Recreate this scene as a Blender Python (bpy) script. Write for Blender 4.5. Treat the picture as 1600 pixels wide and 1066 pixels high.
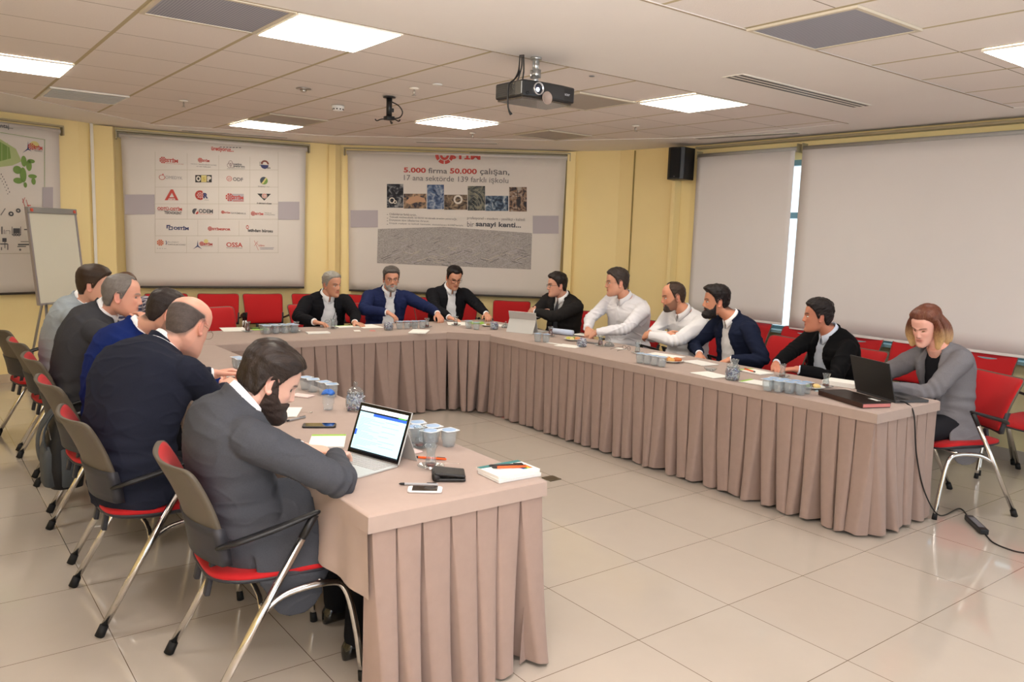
import bpy, bmesh, math, random
import numpy as np
from mathutils import Vector, Matrix

# ---------------------------------------------------------------- clear
for o in list(bpy.data.objects):
    bpy.data.objects.remove(o, do_unlink=True)
SC = bpy.context.scene
COL = SC.collection
PI = math.pi
random.seed(7)
RNG = np.random.default_rng(11)

# ---------------------------------------------------------------- camera
CAM_H = 1.6827
RT = Vector((0.6035, 0.7967, 0.0336)).normalized()
FW = Vector((-0.7883, 0.6015, -0.1296)).normalized()
RT = (RT - FW * RT.dot(FW)).normalized()
UP = RT.cross(FW)
FPX = 1256.98
cam_data = bpy.data.cameras.new('camera')
cam_data.sensor_width = 36.0
cam_data.lens = FPX / 1600.0 * 36.0
cam_data.clip_start = 0.05
cam = bpy.data.objects.new('camera', cam_data)
COL.objects.link(cam)
M3 = Matrix((RT, UP, -FW)).transposed()
cam.matrix_world = Matrix.Translation((0, 0, CAM_H)) @ M3.to_4x4()
SC.camera = cam

# ---------------------------------------------------------------- world, view
SC.view_settings.view_transform = 'Standard'
SC.view_settings.look = 'None'
SC.view_settings.gamma = 1.0
SC.view_settings.exposure = 0.30
SC.view_settings.use_curve_mapping = False
SC.cycles.transparent_max_bounces = 32   # many thin glass walls stand one behind the other
world = bpy.data.worlds.new('world')
SC.world = world
world.use_nodes = True
bg = world.node_tree.nodes['Background']
bg.inputs[0].default_value = (0.80, 0.90, 1.0, 1)
bg.inputs[1].default_value = 1.6

PANEL_WARM = (1.0, 0.93, 0.81)
PANEL_STRENGTH = 19.0

def area_light(name, loc, target, size, size_y, power, color):
    d = bpy.data.lights.new(name, 'AREA')
    d.shape = 'RECTANGLE'; d.size = size; d.size_y = size_y
    d.energy = power; d.color = color
    o = bpy.data.objects.new(name, d)
    o.location = loc
    o.rotation_euler = (Vector(target) - Vector(loc)).to_track_quat('-Z', 'Y').to_euler()
    COL.objects.link(o)
    return o
# added fill: an assumed flash bounced off the ceiling to brighten the room
fl_ = bpy.data.lights.new('flash_fill', 'SPOT'); fl_.energy = 700; fl_.spot_size = math.radians(125); fl_.spot_blend = .8; fl_.shadow_soft_size = .05
fl_.color = (1.0, 0.95, 0.94)
flo = bpy.data.objects.new('flash_fill', fl_); flo.location = (0.05, -0.05, 1.85)
flo.rotation_euler = Vector((-.55, .42, 1.0)).to_track_quat('-Z', 'Y').to_euler(); COL.objects.link(flo)
# added soft fill behind the camera, standing in for assumed daylight
area_light('rear_fill', (2.6, -1.2, 2.0), (-3.0, 3.0, 0.9), 3.0, 1.6, 55, (1.0, 0.97, 0.97))

def ray_at(px, py, z=0.0):
    d = FW + RT * ((px - 800) / FPX) - UP * ((py - 533) / FPX)
    t = (z - CAM_H) / d.z
    return Vector((d.x * t, d.y * t, z))

# ---------------------------------------------------------------- materials
MATS = {}
def srgb(r, g, b):
    def f(c):
        c /= 255.0
        return c / 12.92 if c <= 0.04045 else ((c + 0.055) / 1.055) ** 2.4
    return (f(r), f(g), f(b), 1.0)

def mat(name, rgb, rough=0.6, metal=0.0, spec=0.5, noise=0.0, nscale=60.0, bump=0.0, bscale=200.0,
        trans=0.0, ior=1.45, sheen=0.0, sss=0.0, emit=None, alpha=1.0, stretch=None, coat=0.0):
    """rgb in 0-255 sRGB.  noise = colour mottling, bump = fine relief"""
    if name in MATS:
        return MATS[name]
    m = bpy.data.materials.new(name)
    m.use_nodes = True
    nt = m.node_tree
    b = nt.nodes['Principled BSDF']
    c = srgb(*rgb)
    b.inputs['Base Color'].default_value = c
    b.inputs['Roughness'].default_value = rough
    b.inputs['Metallic'].default_value = metal
    b.inputs['Specular IOR Level'].default_value = spec
    b.inputs['IOR'].default_value = ior
    b.inputs['Transmission Weight'].default_value = trans
    b.inputs['Sheen Weight'].default_value = sheen
    b.inputs['Coat Weight'].default_value = coat
    b.inputs['Alpha'].default_value = alpha
    if sss:
        b.inputs['Subsurface Weight'].default_value = sss
        b.inputs['Subsurface Radius'].default_value = (0.012, 0.005, 0.003)
        b.inputs['Subsurface Scale'].default_value = 1.0
    if emit:
        b.inputs['Emission Color'].default_value = (*emit[0], 1)
        b.inputs['Emission Strength'].default_value = emit[1]
    if noise or bump:
        tc = nt.nodes.new('ShaderNodeTexCoord')
        mp = nt.nodes.new('ShaderNodeMapping')
        nt.links.new(tc.outputs['Object'], mp.inputs[0])
        if stretch:
            mp.inputs['Scale'].default_value = stretch
    if noise:
        n = nt.nodes.new('ShaderNodeTexNoise')
        n.inputs['Scale'].default_value = nscale
        n.inputs['Detail'].default_value = 4
        nt.links.new(mp.outputs[0], n.inputs['Vector'])
        mx = nt.nodes.new('ShaderNodeMix'); mx.data_type = 'RGBA'
        mx.inputs[6].default_value = tuple(min(1, v * (1 - noise)) for v in c[:3]) + (1,)
        mx.inputs[7].default_value = tuple(min(1, v * (1 + noise)) for v in c[:3]) + (1,)
        nt.links.new(n.outputs['Fac'], mx.inputs[0])
        nt.links.new(mx.outputs[2], b.inputs['Base Color'])
    if bump:
        n2 = nt.nodes.new('ShaderNodeTexNoise')
        n2.inputs['Scale'].default_value = bscale
        n2.inputs['Detail'].default_value = 3
        nt.links.new(mp.outputs[0], n2.inputs['Vector'])
        bp = nt.nodes.new('ShaderNodeBump')
        bp.inputs['Strength'].default_value = bump
        bp.inputs['Distance'].default_value = 0.002
        nt.links.new(n2.outputs['Fac'], bp.inputs['Height'])
        nt.links.new(bp.outputs[0], b.inputs['Normal'])
    MATS[name] = m
    return m

def thin_glass(name, rgb, diff=.05, refl=1.0, rough=.02):
    """thin clear walls: mostly see-through, mirror like at grazing angles"""
    m = bpy.data.materials.new(name); m.use_nodes = True
    N = m.node_tree.nodes; L = m.node_tree.links; N.remove(N['Principled BSDF']); out = N['Material Output']
    tr = N.new('ShaderNodeBsdfTransparent'); tr.inputs[0].default_value = srgb(*rgb)
    gl = N.new('ShaderNodeBsdfGlossy'); gl.inputs['Roughness'].default_value = rough
    df = N.new('ShaderNodeBsdfDiffuse'); df.inputs[0].default_value = (.9, .93, .95, 1)
    lw = N.new('ShaderNodeLayerWeight'); lw.inputs[0].default_value = .5; fr = N.new('ShaderNodeMath'); fr.operation = 'POWER'; fr.inputs[1].default_value = 3.0; L.new(lw.outputs['Facing'], fr.inputs[0])
    mu = N.new('ShaderNodeMath'); mu.operation = 'MULTIPLY_ADD'; mu.inputs[1].default_value = .55 * refl; mu.inputs[2].default_value = .04; mu.use_clamp = True
    L.new(fr.outputs[0], mu.inputs[0])
    m1 = N.new('ShaderNodeMixShader'); m1.inputs[0].default_value = diff; L.new(tr.outputs[0], m1.inputs[1]); L.new(df.outputs[0], m1.inputs[2])
    m2 = N.new('ShaderNodeMixShader'); L.new(mu.outputs[0], m2.inputs[0]); L.new(m1.outputs[0], m2.inputs[1]); L.new(gl.outputs[0], m2.inputs[2])
    L.new(m2.outputs[0], out.inputs[0])
    MATS[name] = m; return m

def grid_mat(name, tile_rgb, line_x, line_y, offx, offy, size, rough, vary=0.0, bump=0.0, mott=0.0, coat=0.0):
    """square tile field in world XY: line_x/line_y = (rgb, half width) of joints at constant x / constant y"""
    m = bpy.data.materials.new(name); m.use_nodes = True
    nt = m.node_tree; N = nt.nodes; L = nt.links
    b = N['Principled BSDF']
    b.inputs['Roughness'].default_value = rough
    b.inputs['Coat Weight'].default_value = coat
    tc = N.new('ShaderNodeTexCoord'); sp = N.new('ShaderNodeSeparateXYZ')
    L.new(tc.outputs['Object'], sp.inputs[0])
    def math_(op, a, bb=None):
        n = N.new('ShaderNodeMath'); n.operation = op
        for i, v in enumerate((a, bb)):
            if v is None: continue
            if isinstance(v, (int, float)): n.inputs[i].default_value = v
            else: L.new(v, n.inputs[i])
        return n.outputs[0]
    def cell(out, off):
        t = math_('DIVIDE', math_('SUBTRACT', out, off), size)
        fl = math_('FLOOR', t)
        fr = math_('SUBTRACT', t, fl)
        d = math_('MULTIPLY', math_('MINIMUM', fr, math_('SUBTRACT', 1.0, fr)), size)
        return d, fl
    dx, ix = cell(sp.outputs[0], offx)
    dy, iy = cell(sp.outputs[1], offy)
    mxl = math_('LESS_THAN', dx, line_x[1])
    myl = math_('LESS_THAN', dy, line_y[1])
    cmb = N.new('ShaderNodeCombineXYZ'); L.new(ix, cmb.inputs[0]); L.new(iy, cmb.inputs[1])
    wn = N.new('ShaderNodeTexWhiteNoise'); L.new(cmb.outputs[0], wn.inputs['Vector'])
    c = srgb(*tile_rgb)
    mixv = N.new('ShaderNodeMix'); mixv.data_type = 'RGBA'
    mixv.inputs[6].default_value = tuple(v * (1 - vary) for v in c[:3]) + (1,)
    mixv.inputs[7].default_value = tuple(min(1, v * (1 + vary)) for v in c[:3]) + (1,)
    L.new(wn.outputs['Value'], mixv.inputs[0])
    col = mixv.outputs[2]
    nz = N.new('ShaderNodeTexNoise'); nz.inputs['Scale'].default_value = 9.0 if not bump else 140.0
    nz.inputs['Detail'].default_value = 5
    L.new(tc.outputs['Object'], nz.inputs['Vector'])
    if mott:
        mm = N.new('ShaderNodeMix'); mm.data_type = 'RGBA'; mm.blend_type = 'MULTIPLY'
        mm.inputs[0].default_value = 1.0
        rr = N.new('ShaderNodeMapRange'); rr.inputs['To Min'].default_value = 1 - mott; rr.inputs['To Max'].default_value = 1 + mott
        L.new(nz.outputs['Fac'], rr.inputs['Value'])
        L.new(col, mm.inputs[6]); L.new(rr.outputs[0], mm.inputs[7])
        col = mm.outputs[2]
    for fac, rgb in ((mxl, line_x[0]), (myl, line_y[0])):
        k = N.new('ShaderNodeMix'); k.data_type = 'RGBA'
        L.new(fac, k.inputs[0]); L.new(col, k.inputs[6]); k.inputs[7].default_value = srgb(*rgb)
        col = k.outputs[2]
    L.new(col, b.inputs['Base Color'])
    if bump:
        bp = N.new('ShaderNodeBump'); bp.inputs['Strength'].default_value = bump; bp.inputs['Distance'].default_value = 0.002
        L.new(nz.outputs['Fac'], bp.inputs['Height']); L.new(bp.outputs[0], b.inputs['Normal'])
    MATS[name] = m
    return m

# ---------------------------------------------------------------- mesh helpers
class MB:
    def __init__(s):
        s.v = []; s.f = []; s.mi = []; s.n = 0
    def add(s, verts, faces, mi=0):
        verts = np.asarray(verts, float).reshape(-1, 3)
        s.v.append(verts)
        for f in faces:
            s.f.append([i + s.n for i in f]); s.mi.append(mi)
        s.n += len(verts)
        return s
    def box(s, c, d, rot=None, mi=0):
        x, y, z = d[0] / 2, d[1] / 2, d[2] / 2
        v = np.array([(a * x, b * y, e * z) for a in (-1, 1) for b in (-1, 1) for e in (-1, 1)])
        if rot is not None: v = v @ np.array(rot).T
        v = v + np.array(c)
        return s.add(v, [(0, 1, 3, 2), (4, 6, 7, 5), (0, 4, 5, 1), (2, 3, 7, 6), (0, 2, 6, 4), (1, 5, 7, 3)], mi)
    def rings(s, R, cap=True, mi=0, closed=True):
        R = [np.asarray(r, float) for r in R]
        n = len(R[0]); v = np.concatenate(R); f = []
        for i in range(len(R) - 1):
            for j in range(n if closed else n - 1):
                k = (j + 1) % n
                f.append((i * n + j, i * n + k, (i + 1) * n + k, (i + 1) * n + j))
        if cap:
            v = np.concatenate([v, [R[0].mean(0)], [R[-1].mean(0)]])
            a = n * len(R)
            for j in range(n):
                k = (j + 1) % n
                f.append((a, k, j)); f.append((a + 1, (len(R) - 1) * n + j, (len(R) - 1) * n + k))
        return s.add(v, f, mi)
    def tube(s, pts, r, n=12, mi=0, cap=True, smooth=0, up=None, flat=1.0):
        P = np.asarray(pts, float)
        r = np.full(len(P), r, float) if np.isscalar(r) else np.asarray(r, float)
        if smooth:
            P, r = resample(P, r, smooth)
        T = np.gradient(P, axis=0); T /= np.linalg.norm(T, axis=1)[:, None] + 1e-12
        a = np.array([0, 0, 1.0]) if up is None else np.array(up, float)
        if abs(T[0] @ a) > .95: a = np.array([1.0, 0, 0])
        R = []
        u = a - T[0] * (a @ T[0]); u /= np.linalg.norm(u)
        ang = np.linspace(0, 2 * PI, n, endpoint=False)
        for i in range(len(P)):
            u = u - T[i] * (u @ T[i]); u /= np.linalg.norm(u) + 1e-12
            w = np.cross(T[i], u)
            R.append(P[i] + r[i] * (np.cos(ang)[:, None] * w + flat * np.sin(ang)[:, None] * u))
        if cap == 'round':
            def dome(c, ring, t, rr):
                return [c + (ring - c) * math.cos(q) + t * rr * math.sin(q) for q in (PI * .42, PI * .28, PI * .14)]
            R = dome(P[0], R[0], -T[0], r[0]) + R + dome(P[-1], R[-1], T[-1], r[-1])[::-1]
        return s.rings(R, bool(cap), mi)
    def cyl(s, c, r, h, n=24, mi=0, r2=None):
        r2 = r if r2 is None else r2
        return s.lathe(c, [(r, 0), (r2, h)], n, mi)
    def lathe(s, c, prof, n=24, mi=0, cap=True):
        ang = np.linspace(0, 2 * PI, n, endpoint=False)
        R = [np.stack([c[0] + p[0] * np.cos(ang), c[1] + p[0] * np.sin(ang), np.full(n, c[2] + p[1])], 1) for p in prof]
        return s.rings(R, cap, mi)
    def ball(s, c, r, n=16, m=10, mi=0, rot=None):
        r = (r, r, r) if np.isscalar(r) else r
        ang = np.linspace(0, 2 * PI, n, endpoint=False)
        R = []
        for i in range(m + 1):
            t = -PI / 2 + PI * (i + .02) / (m + .04)
            R.append(np.stack([r[0] * math.cos(t) * np.cos(ang), r[1] * math.cos(t) * np.sin(ang), np.full(n, r[2] * math.sin(t))], 1))
        if rot is not None: R = [q @ np.array(rot).T for q in R]
        return s.rings([q + np.array(c) for q in R], True, mi)
    def prism(s, poly, z0, z1, mi=0):
        n = len(poly)
        v = [(x, y, z0) for x, y in poly] + [(x, y, z1) for x, y in poly]
        f = [tuple(range(n))[::-1], tuple(range(n, 2 * n))] + [(i, (i + 1) % n, n + (i + 1) % n, n + i) for i in range(n)]
        return s.add(v, f, mi)
    def mesh(s, name, smooth=False):
        me = bpy.data.meshes.new(name)
        v = np.concatenate(s.v) if s.v else np.zeros((0, 3))
        me.from_pydata(v.tolist(), [], s.f)
        me.polygons.foreach_set('material_index', s.mi)
        me.update()
        bm = bmesh.new(); bm.from_mesh(me)
        bmesh.ops.recalc_face_normals(bm, faces=bm.faces[:])
        bm.to_mesh(me); bm.free()
        if smooth: me.shade_smooth()
        return me

def resample(P, r, k):
    n = len(P); out = []; ro = []
    E = np.vstack([2 * P[0] - P[1], P, 2 * P[-1] - P[-2]])
    rr = np.concatenate([[r[0]], r, [r[-1]]])
    for i in range(n - 1):
        p0, p1, p2, p3 = E[i:i + 4]; a0, a1, a2, a3 = rr[i:i + 4]
        for t in np.arange(k) / k:
            h = lambda q0, q1, q2, q3: .5 * (2 * q1 + (q2 - q0) * t + (2 * q0 - 5 * q1 + 4 * q2 - q3) * t * t + (3 * q1 - q0 - 3 * q2 + q3) * t ** 3)
            out.append(h(p0, p1, p2, p3)); ro.append(max(1e-4, h(a0, a1, a2, a3)))
    out.append(P[-1]); ro.append(r[-1])
    return np.array(out), np.array(ro)

def obj(name, me, mats, parent=None, smooth=True, bevel=0.0, seg=2, auto=None, sub=0):
    if isinstance(me, MB): me = me.mesh(name)
    if not isinstance(mats, (list, tuple)): mats = [mats]
    if len(me.materials): me.materials.clear()
    for m in mats: me.materials.append(m)
    if smooth: me.shade_smooth()
    o = bpy.data.objects.new(name, me)
    COL.objects.link(o)
    if parent is not None: o.parent = parent
    if bevel:
        b = o.modifiers.new('bevel', 'BEVEL'); b.width = bevel; b.segments = seg; b.limit_method = 'ANGLE'; b.angle_limit = math.radians(40)
    if sub:
        q = o.modifiers.new('sub', 'SUBSURF'); q.levels = sub; q.render_levels = sub
    if auto is not None:
        me.set_sharp_from_angle(angle=math.radians(auto))
    return o

def bake(o):
    """apply the modifiers of a (linked) object without operators"""
    dg = bpy.context.evaluated_depsgraph_get()
    ev = o.evaluated_get(dg)
    me = bpy.data.meshes.new_from_object(ev, depsgraph=dg)
    o.modifiers.clear()
    old = o.data
    o.data = me
    if old.users == 0: bpy.data.meshes.remove(old)
    return o

def thing(name, label, cat, loc=(0, 0, 0), rz=0.0, group=None):
    o = bpy.data.objects.new(name, None)
    o.empty_display_size = 0.1
    COL.objects.link(o)
    o.location = loc; o.rotation_euler = (0, 0, rz)
    return tag(o, label, cat, group)
def tag(o, label, cat, group=None):
    o['label'] = label; o['category'] = cat
    if group: o['group'] = group
    return o
def struct(o):
    o['kind'] = 'structure'
    return o
KIDS = {}
def dup(root, loc, rz, label, group=None):
    r = root.copy(); COL.objects.link(r)
    r.location = loc; r.rotation_euler = (0, 0, rz); r['label'] = label
    if group: r['group'] = group
    for ch in list(root.children):
        c = ch.copy(); COL.objects.link(c); c.parent = r
        for g in list(ch.children):
            d = g.copy(); COL.objects.link(d); d.parent = c
    return r
# ================================================================ ROOM
CEIL = 2.743
yellow = mat('yellow_paint', (246, 224, 164), 0.75, noise=0.03, nscale=3.0, bump=0.08, bscale=300)
plaster = mat('white_plaster', (236, 231, 226), 0.85, noise=0.015, nscale=4)
base_m = mat('baseboard_tile', (196, 176, 150), 0.35)
floor_m = grid_mat('floor_tile', (190, 180, 168), ((104, 88, 70), 0.0016), ((104, 88, 70), 0.0016), -4.011, 4.2168, 0.6, 0.12, vary=0.02, mott=0.025, coat=0.5)
tile_m = grid_mat('ceiling_tile', (230, 222, 216), ((112, 96, 74), 0.003), ((186, 172, 138), 0.012), -3.963, 1.6268, 0.6, 0.9, vary=0.02, bump=0.5, mott=0.05)
chrome = mat('chrome_tube', (215, 212, 208), 0.13, metal=1.0)
black_plastic = mat('black_plastic', (24, 24, 26), 0.4)
white_m = mat('white_enamel', (235, 234, 230), 0.4)
grey_metal = mat('grey_metal', (150, 150, 150), 0.4, metal=0.7)
alu = mat('anodised_profile', (176, 168, 146), 0.45, metal=0.3)

# ---- floor
fl = obj('floor', MB().box((-3.5, 1.8, -0.05), (16, 13, 0.1)), floor_m, smooth=False); struct(fl)
# tiny brass floor socket plate is a thing of the floor

# ---- walls: polygon room, running from the left banner wall round to the windows
WP = [(-8.68, -2.66), (-9.90, 1.60), (-10.12, 1.98), (-9.60, 4.45), (-7.72, 6.68), (-7.12, 6.98), (-6.12, 7.12)]
def wall_panel(name, a, b, th=0.12, z0=0.0, z1=CEIL + 0.05, m=None):
    a = np.array(a); b = np.array(b); d = (b - a) / np.linalg.norm(b - a); n = np.array([-d[1], d[0]])
    # outward is away from the room centre
    c = np.array([-4.5, 3.0])
    if n @ ((a + b) / 2 - c) < 0: n = -n
    poly = [tuple(a), tuple(b), tuple(b + n * th), tuple(a + n * th)]
    o = obj(name, MB().prism(poly, z0, z1), m or yellow, smooth=False)
    return struct(o)
names = ['wall_left', 'wall_left.001', 'wall_back_left', 'wall_back_right', 'wall_corner', 'wall_corner.001']
for i in range(6):
    wall_panel(names[i], WP[i], WP[i + 1])
# plastered ledge under the windows, piers, top band of the window wall
WY = 7.12
sill_m = mat('window_sill_paint', (214, 208, 190), 0.6)
struct(obj('wall_right', MB().box((-2.1, WY + 0.06, 0.40), (8.04, 0.12, 0.80)), mat('pale_wall', (226, 214, 170), 0.75), smooth=False))
struct(obj('wall_right.001', MB().box((-2.1, WY + 0.06, 2.66), (8.04, 0.12, 0.27)), yellow, smooth=False))
struct(obj('wall_right.002', MB().box((-5.9, WY + 0.06, 1.66), (0.45, 0.12, 1.73)), yellow, smooth=False))
# windows: frames and glass behind the blinds
frame_m = mat('window_frame_blue', (120, 150, 158), 0.4)
glass_m = mat('window_glass', (225, 240, 240), 0.02, trans=1.0, ior=1.05)
for i, (x0, x1) in enumerate([(-5.68, -3.9), (-3.9, -2.1), (-2.1, -0.3), (-0.3, 1.5)]):
    fr = MB()
    for x in (x0 + .03, x1 - .03): fr.box((x, WY + 0.07, 1.66), (0.06, 0.06, 1.72))
    for z in (0.83, 2.50, 1.98): fr.box(((x0 + x1) / 2, WY + 0.07, z), (x1 - x0, 0.055, 0.06))
    f = struct(obj('window_%d' % (i + 1), fr, frame_m, smooth=False, bevel=0.004))
    obj('pane', MB().box(((x0 + x1) / 2, WY + 0.09, 1.66), (x1 - x0 - .1, 0.006, 1.62)), glass_m, f, smooth=False)
struct(obj('trim_1', MB().box((-2.0, WY - 0.035, 0.815), (7.6, 0.11, 0.03)), frame_m, smooth=False, bevel=0.004))
# rear part of the room, behind the camera
struct(obj('wall_rear', MB().box((-2.25, -2.6, 1.38), (13.1, 0.12, 2.78)), yellow, smooth=False))
# ---- baseboards
bbm = MB()
for i in range(6):
    a = np.array(WP[i]); b = np.array(WP[i + 1]); d = (b - a) / np.linalg.norm(b - a); n = np.array([-d[1], d[0]])
    if n @ ((a + b) / 2 - np.array([-4.5, 3.0])) > 0: n = -n
    bb = obj('baseboard_left' if i < 2 else 'baseboard_back', MB().prism([tuple(a), tuple(b), tuple(b + n * 0.012), tuple(a + n * 0.012)], 0.0, 0.09), base_m, smooth=False)
    struct(bb)
struct(obj('baseboard_right', MB().box((-2.1, WY - 0.007, 0.05), (8.0, 0.014, 0.10)), mat('baseboard_grey', (168, 160, 150), 0.4), smooth=False))
# thin cable trunk on the yellow wall by the left banner and panel joints
struct(obj('trim_2', MB().box((-9.94, 1.735, 1.38), (0.03, 0.03, 2.72)), mat('trunk_white', (232, 226, 214), 0.5), smooth=False))
struct(obj('trim_3', MB().box((-6.90, 7.0, 1.37), (0.012, 0.012, 2.72)), mat('wall_joint_bead', (150, 132, 80), 0.7), smooth=False))  # darker bead along the vertical wall joint
# square columns beside the banners
for i, (x, y, w, d, r) in enumerate([(-9.55, 4.40, .10, .10, 30), (-10.00, 1.86, .07, .20, -20), (-7.64, 6.66, .10, .08, 45), (-6.27, 7.05, .05, .10, 0)]):
    a = math.radians(r)
    struct(obj('trim_%d' % (i + 4), MB().box((x, y, 1.37), (w, d, 2.72), rot=[[math.cos(a), -math.sin(a), 0], [math.sin(a), math.cos(a), 0], [0, 0, 1]]), yellow, smooth=False))

# ---- ceiling: tile fields and plain plaster border / band around them
F1 = [(-7.20, -1.0), (-8.26, 0.75), (-9.50, 2.28), (-8.80, 3.98), (-6.99, 5.86), (-5.90, 6.45), (-5.5, 6.60), (-3.963, 6.60), (-3.963, -1.0)]
cm = MB()
cm.prism([(-10.9, -2.6), (4.6, -2.6), (4.6, 7.5), (-10.9, 7.5)], CEIL + 0.006, CEIL + 0.05)
ce = struct(obj('ceiling', cm, tile_m, smooth=False))
# plaster ring for field 1: strips between F1 edges and the outer outline
OUT = [(-9.6, -1.0), (-10.6, 0.2), (-10.75, 2.1), (-10.1, 4.9), (-8.1, 7.3), (-6.3, 7.5), (-5.5, 7.4), (-3.963, 7.4)]
ring = MB()
for i in range(len(F1) - 2):
    ring.prism([F1[i], F1[i + 1], OUT[i + 1], OUT[i]], CEIL, CEIL + 0.0055)
# the band between the two fields and the border of the right field
ring.prism([(-3.963, -2.6), (-2.66, -2.6), (-2.66, 7.4), (-3.963, 7.4)], CEIL, CEIL + 0.0055)
ring.prism([(-2.66, 6.627), (4.6, 6.627), (4.6, 7.4), (-2.66, 7.4)], CEIL, CEIL + 0.0055)
ring.prism([(-10.9, -2.6), (-3.963, -2.6), (-3.963, -1.0), (-10.9, -1.0)], CEIL, CEIL + 0.0055)
struct(obj('ceiling.001', ring, plaster, smooth=False))

# right field has its own module origin, drawn by the same grid (0.6 m): thin edge bead
bead = MB()
for x in (-3.963, -2.66):
    bead.box((x, 2.0, CEIL - 0.001), (0.008, 9.2, 0.004))
struct(obj('trim_8', bead, mat('edge_bead', (150, 134, 112), 0.7), smooth=False))

# ---- ceiling light panels
emit_m = mat('lit_diffuser', (255, 250, 240), 0.5, emit=(PANEL_WARM, PANEL_STRENGTH))
emit2_m = mat('lit_diffuser_cool', (255, 250, 245), 0.5, emit=((1.0, 0.95, 0.92), PANEL_STRENGTH * 0.85))
lframe = mat('panel_frame', (236, 232, 222), 0.5)
def ceiling_light(x, y, label, em):
    t = thing('ceiling_light', label, 'light', (x, y, CEIL), 0, 'ceiling light panels')
    b = MB()
    for s in (-1, 1):
        b.box((s * 0.288, 0, -0.004), (0.014, 0.59, 0.012)); b.box((0, s * 0.288, -0.004), (0.562, 0.014, 0.012))
    obj('frame', b, lframe, t, smooth=False)
    obj('diffuser', MB().box((0, 0, -0.006), (0.568, 0.568, 0.011)), em, t, smooth=False)
    return t
CX, CY = -4.263, 1.927
ceiling_light(CX, CY, 'large bright light panel beside the big grey grille, nearest over the left table', emit_m)
ceiling_light(CX - 2.4, CY + 2.4, 'bright light panel hanging above the back table, between projector and empty mount', emit_m)
ceiling_light(CX - 4.2, CY + 1.2, 'bright light panel just in front of the banner with the many logos', emit_m)
ceiling_light(CX, CY + 3.0, 'bright light panel right of the projector at the plaster band', emit_m)
ceiling_light(CX - 2.4, CY - 1.2, 'bright light panel cut by the left edge of the picture', emit_m)
ceiling_light(-1.76, 5.227 - 0.3, 'bright light panel cut by the right edge of the picture', emit2_m)
for (x, y) in [(-1.76, 1.327), (0.64, 4.327), (0.64, 0.7), (-4.263, -0.473)]:
    ceiling_light(x, y, 'bright square ceiling light panel of the near part of the room', emit2_m)['group'] = 'light panels behind the photographer'

# ---- grilles
def grille_mat(name, c1, c2, scale, axis):
    m = bpy.data.materials.new(name); m.use_nodes = True
    N = m.node_tree.nodes; L = m.node_tree.links; b = N['Principled BSDF']
    tc = N.new('ShaderNodeTexCoord'); w = N.new('ShaderNodeTexWave')
    w.bands_direction = axis; w.inputs['Scale'].default_value = scale; w.wave_profile = 'SIN'
    L.new(tc.outputs['Object'], w.inputs['Vector'])
    r = N.new('ShaderNodeValToRGB'); r.color_ramp.elements[0].color = srgb(*c1); r.color_ramp.elements[1].color = srgb(*c2)
    L.new(w.outputs['Fac'], r.inputs[0]); L.new(r.outputs[0], b.inputs['Base Color'])
    b.inputs['Roughness'].default_value = 0.6
    return m
gm = grille_mat('grille_grey', (128, 130, 142), (164, 166, 176), 22, 'Y')
gm2 = grille_mat('grille_dark', (150, 142, 134), (184, 176, 168), 22, 'X')
def vent_panel(x, y, label, m):
    t = thing('ceiling_vent', label, 'vent', (x, y, CEIL), 0, 'square ceiling vents')
    b = MB()
    for s in (-1, 1):
        b.box((s * 0.284, 0, -0.002), (0.022, 0.59, 0.012)); b.box((0, s * 0.284, -0.002), (0.546, 0.022, 0.012))
    obj('frame', b, mat('vent_frame', (206, 196, 176), 0.6), t, smooth=False)
    obj('grille', MB().box((0, 0, 0.0), (0.546, 0.546, 0.008)), m, t, smooth=False)
vent_panel(CX, CY - 0.6, 'large grey ribbed return grille left of the nearest light panel', gm)
vent_panel(-2.36, 3.727, 'grey square vent at the edge of the plain band, right of the projector', gm)
vent_panel(CX - 0.6, CY + 2.4, 'brownish square vent half hidden behind the projector', gm2)
vent_panel(CX - 2.4, CY + 3.6, 'small far brownish vent above the printed slogan banner', gm2)
vent_panel(CX - 3.6, CY + 1.2, 'dim square vent touching the far left light panel', gm2)
t = thing('slatted_vent', 'wide slatted air outlet with dark gaps in the ceiling above the left banner', 'vent', (CX - 3.6, CY - 0.6, CEIL))
b = MB()
for s in (-1, 1):
    b.box((s * 0.285, 0, -0.003), (0.02, 0.59, 0.014)); b.box((0, s * 0.285, -0.003), (0.56, 0.02, 0.014))
obj('frame', b, lframe, t, smooth=False)
obj('backing', MB().box((0, 0, 0.0045), (0.55, 0.55, 0.002)), black_plastic, t, smooth=False)
for i in range(9):
    a = 0.6
    obj('slat', MB().box((-0.24 + i * 0.06, 0, -0.004), (0.042, 0.55, 0.003), rot=[[math.cos(a), 0, math.sin(a)], [0, 1, 0], [-math.sin(a), 0, math.cos(a)]]), lframe, t, smooth=False)
# ---- slot diffusers
def slot(p, q, n, wd, label):
    p = Vector(p); q = Vector(q); c = (p + q) / 2; L = (q - p).length; a = math.atan2(q.y - p.y, q.x - p.x)
    t = thing('slot_diffuser', label, 'vent', (c.x, c.y, CEIL), a, 'long slot air outlets')
    obj('frame', MB().box((0, 0, -0.001), (L + .03, wd, 0.006)), lframe, t, smooth=False)
    for i in range(n):
        yy = (i - (n - 1) / 2) * wd / (n + .3)
        obj('slot', MB().box((0, yy, -0.0035), (L, wd / (n + .3) * .55, 0.002)), black_plastic, t, smooth=False)
slot((-3.40, 4.30), (-3.42, 5.85), 3, 0.16, 'long slot outlet with three black slits in the plain ceiling band')
slot((-5.65, 6.62), (-4.62, 6.86), 3, 0.10, 'slot outlet in the border before the window blinds')
slot((-8.45, 4.93), (-7.78, 5.62), 2, 0.10, 'thin slot outlet above the slogan banner')
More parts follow.
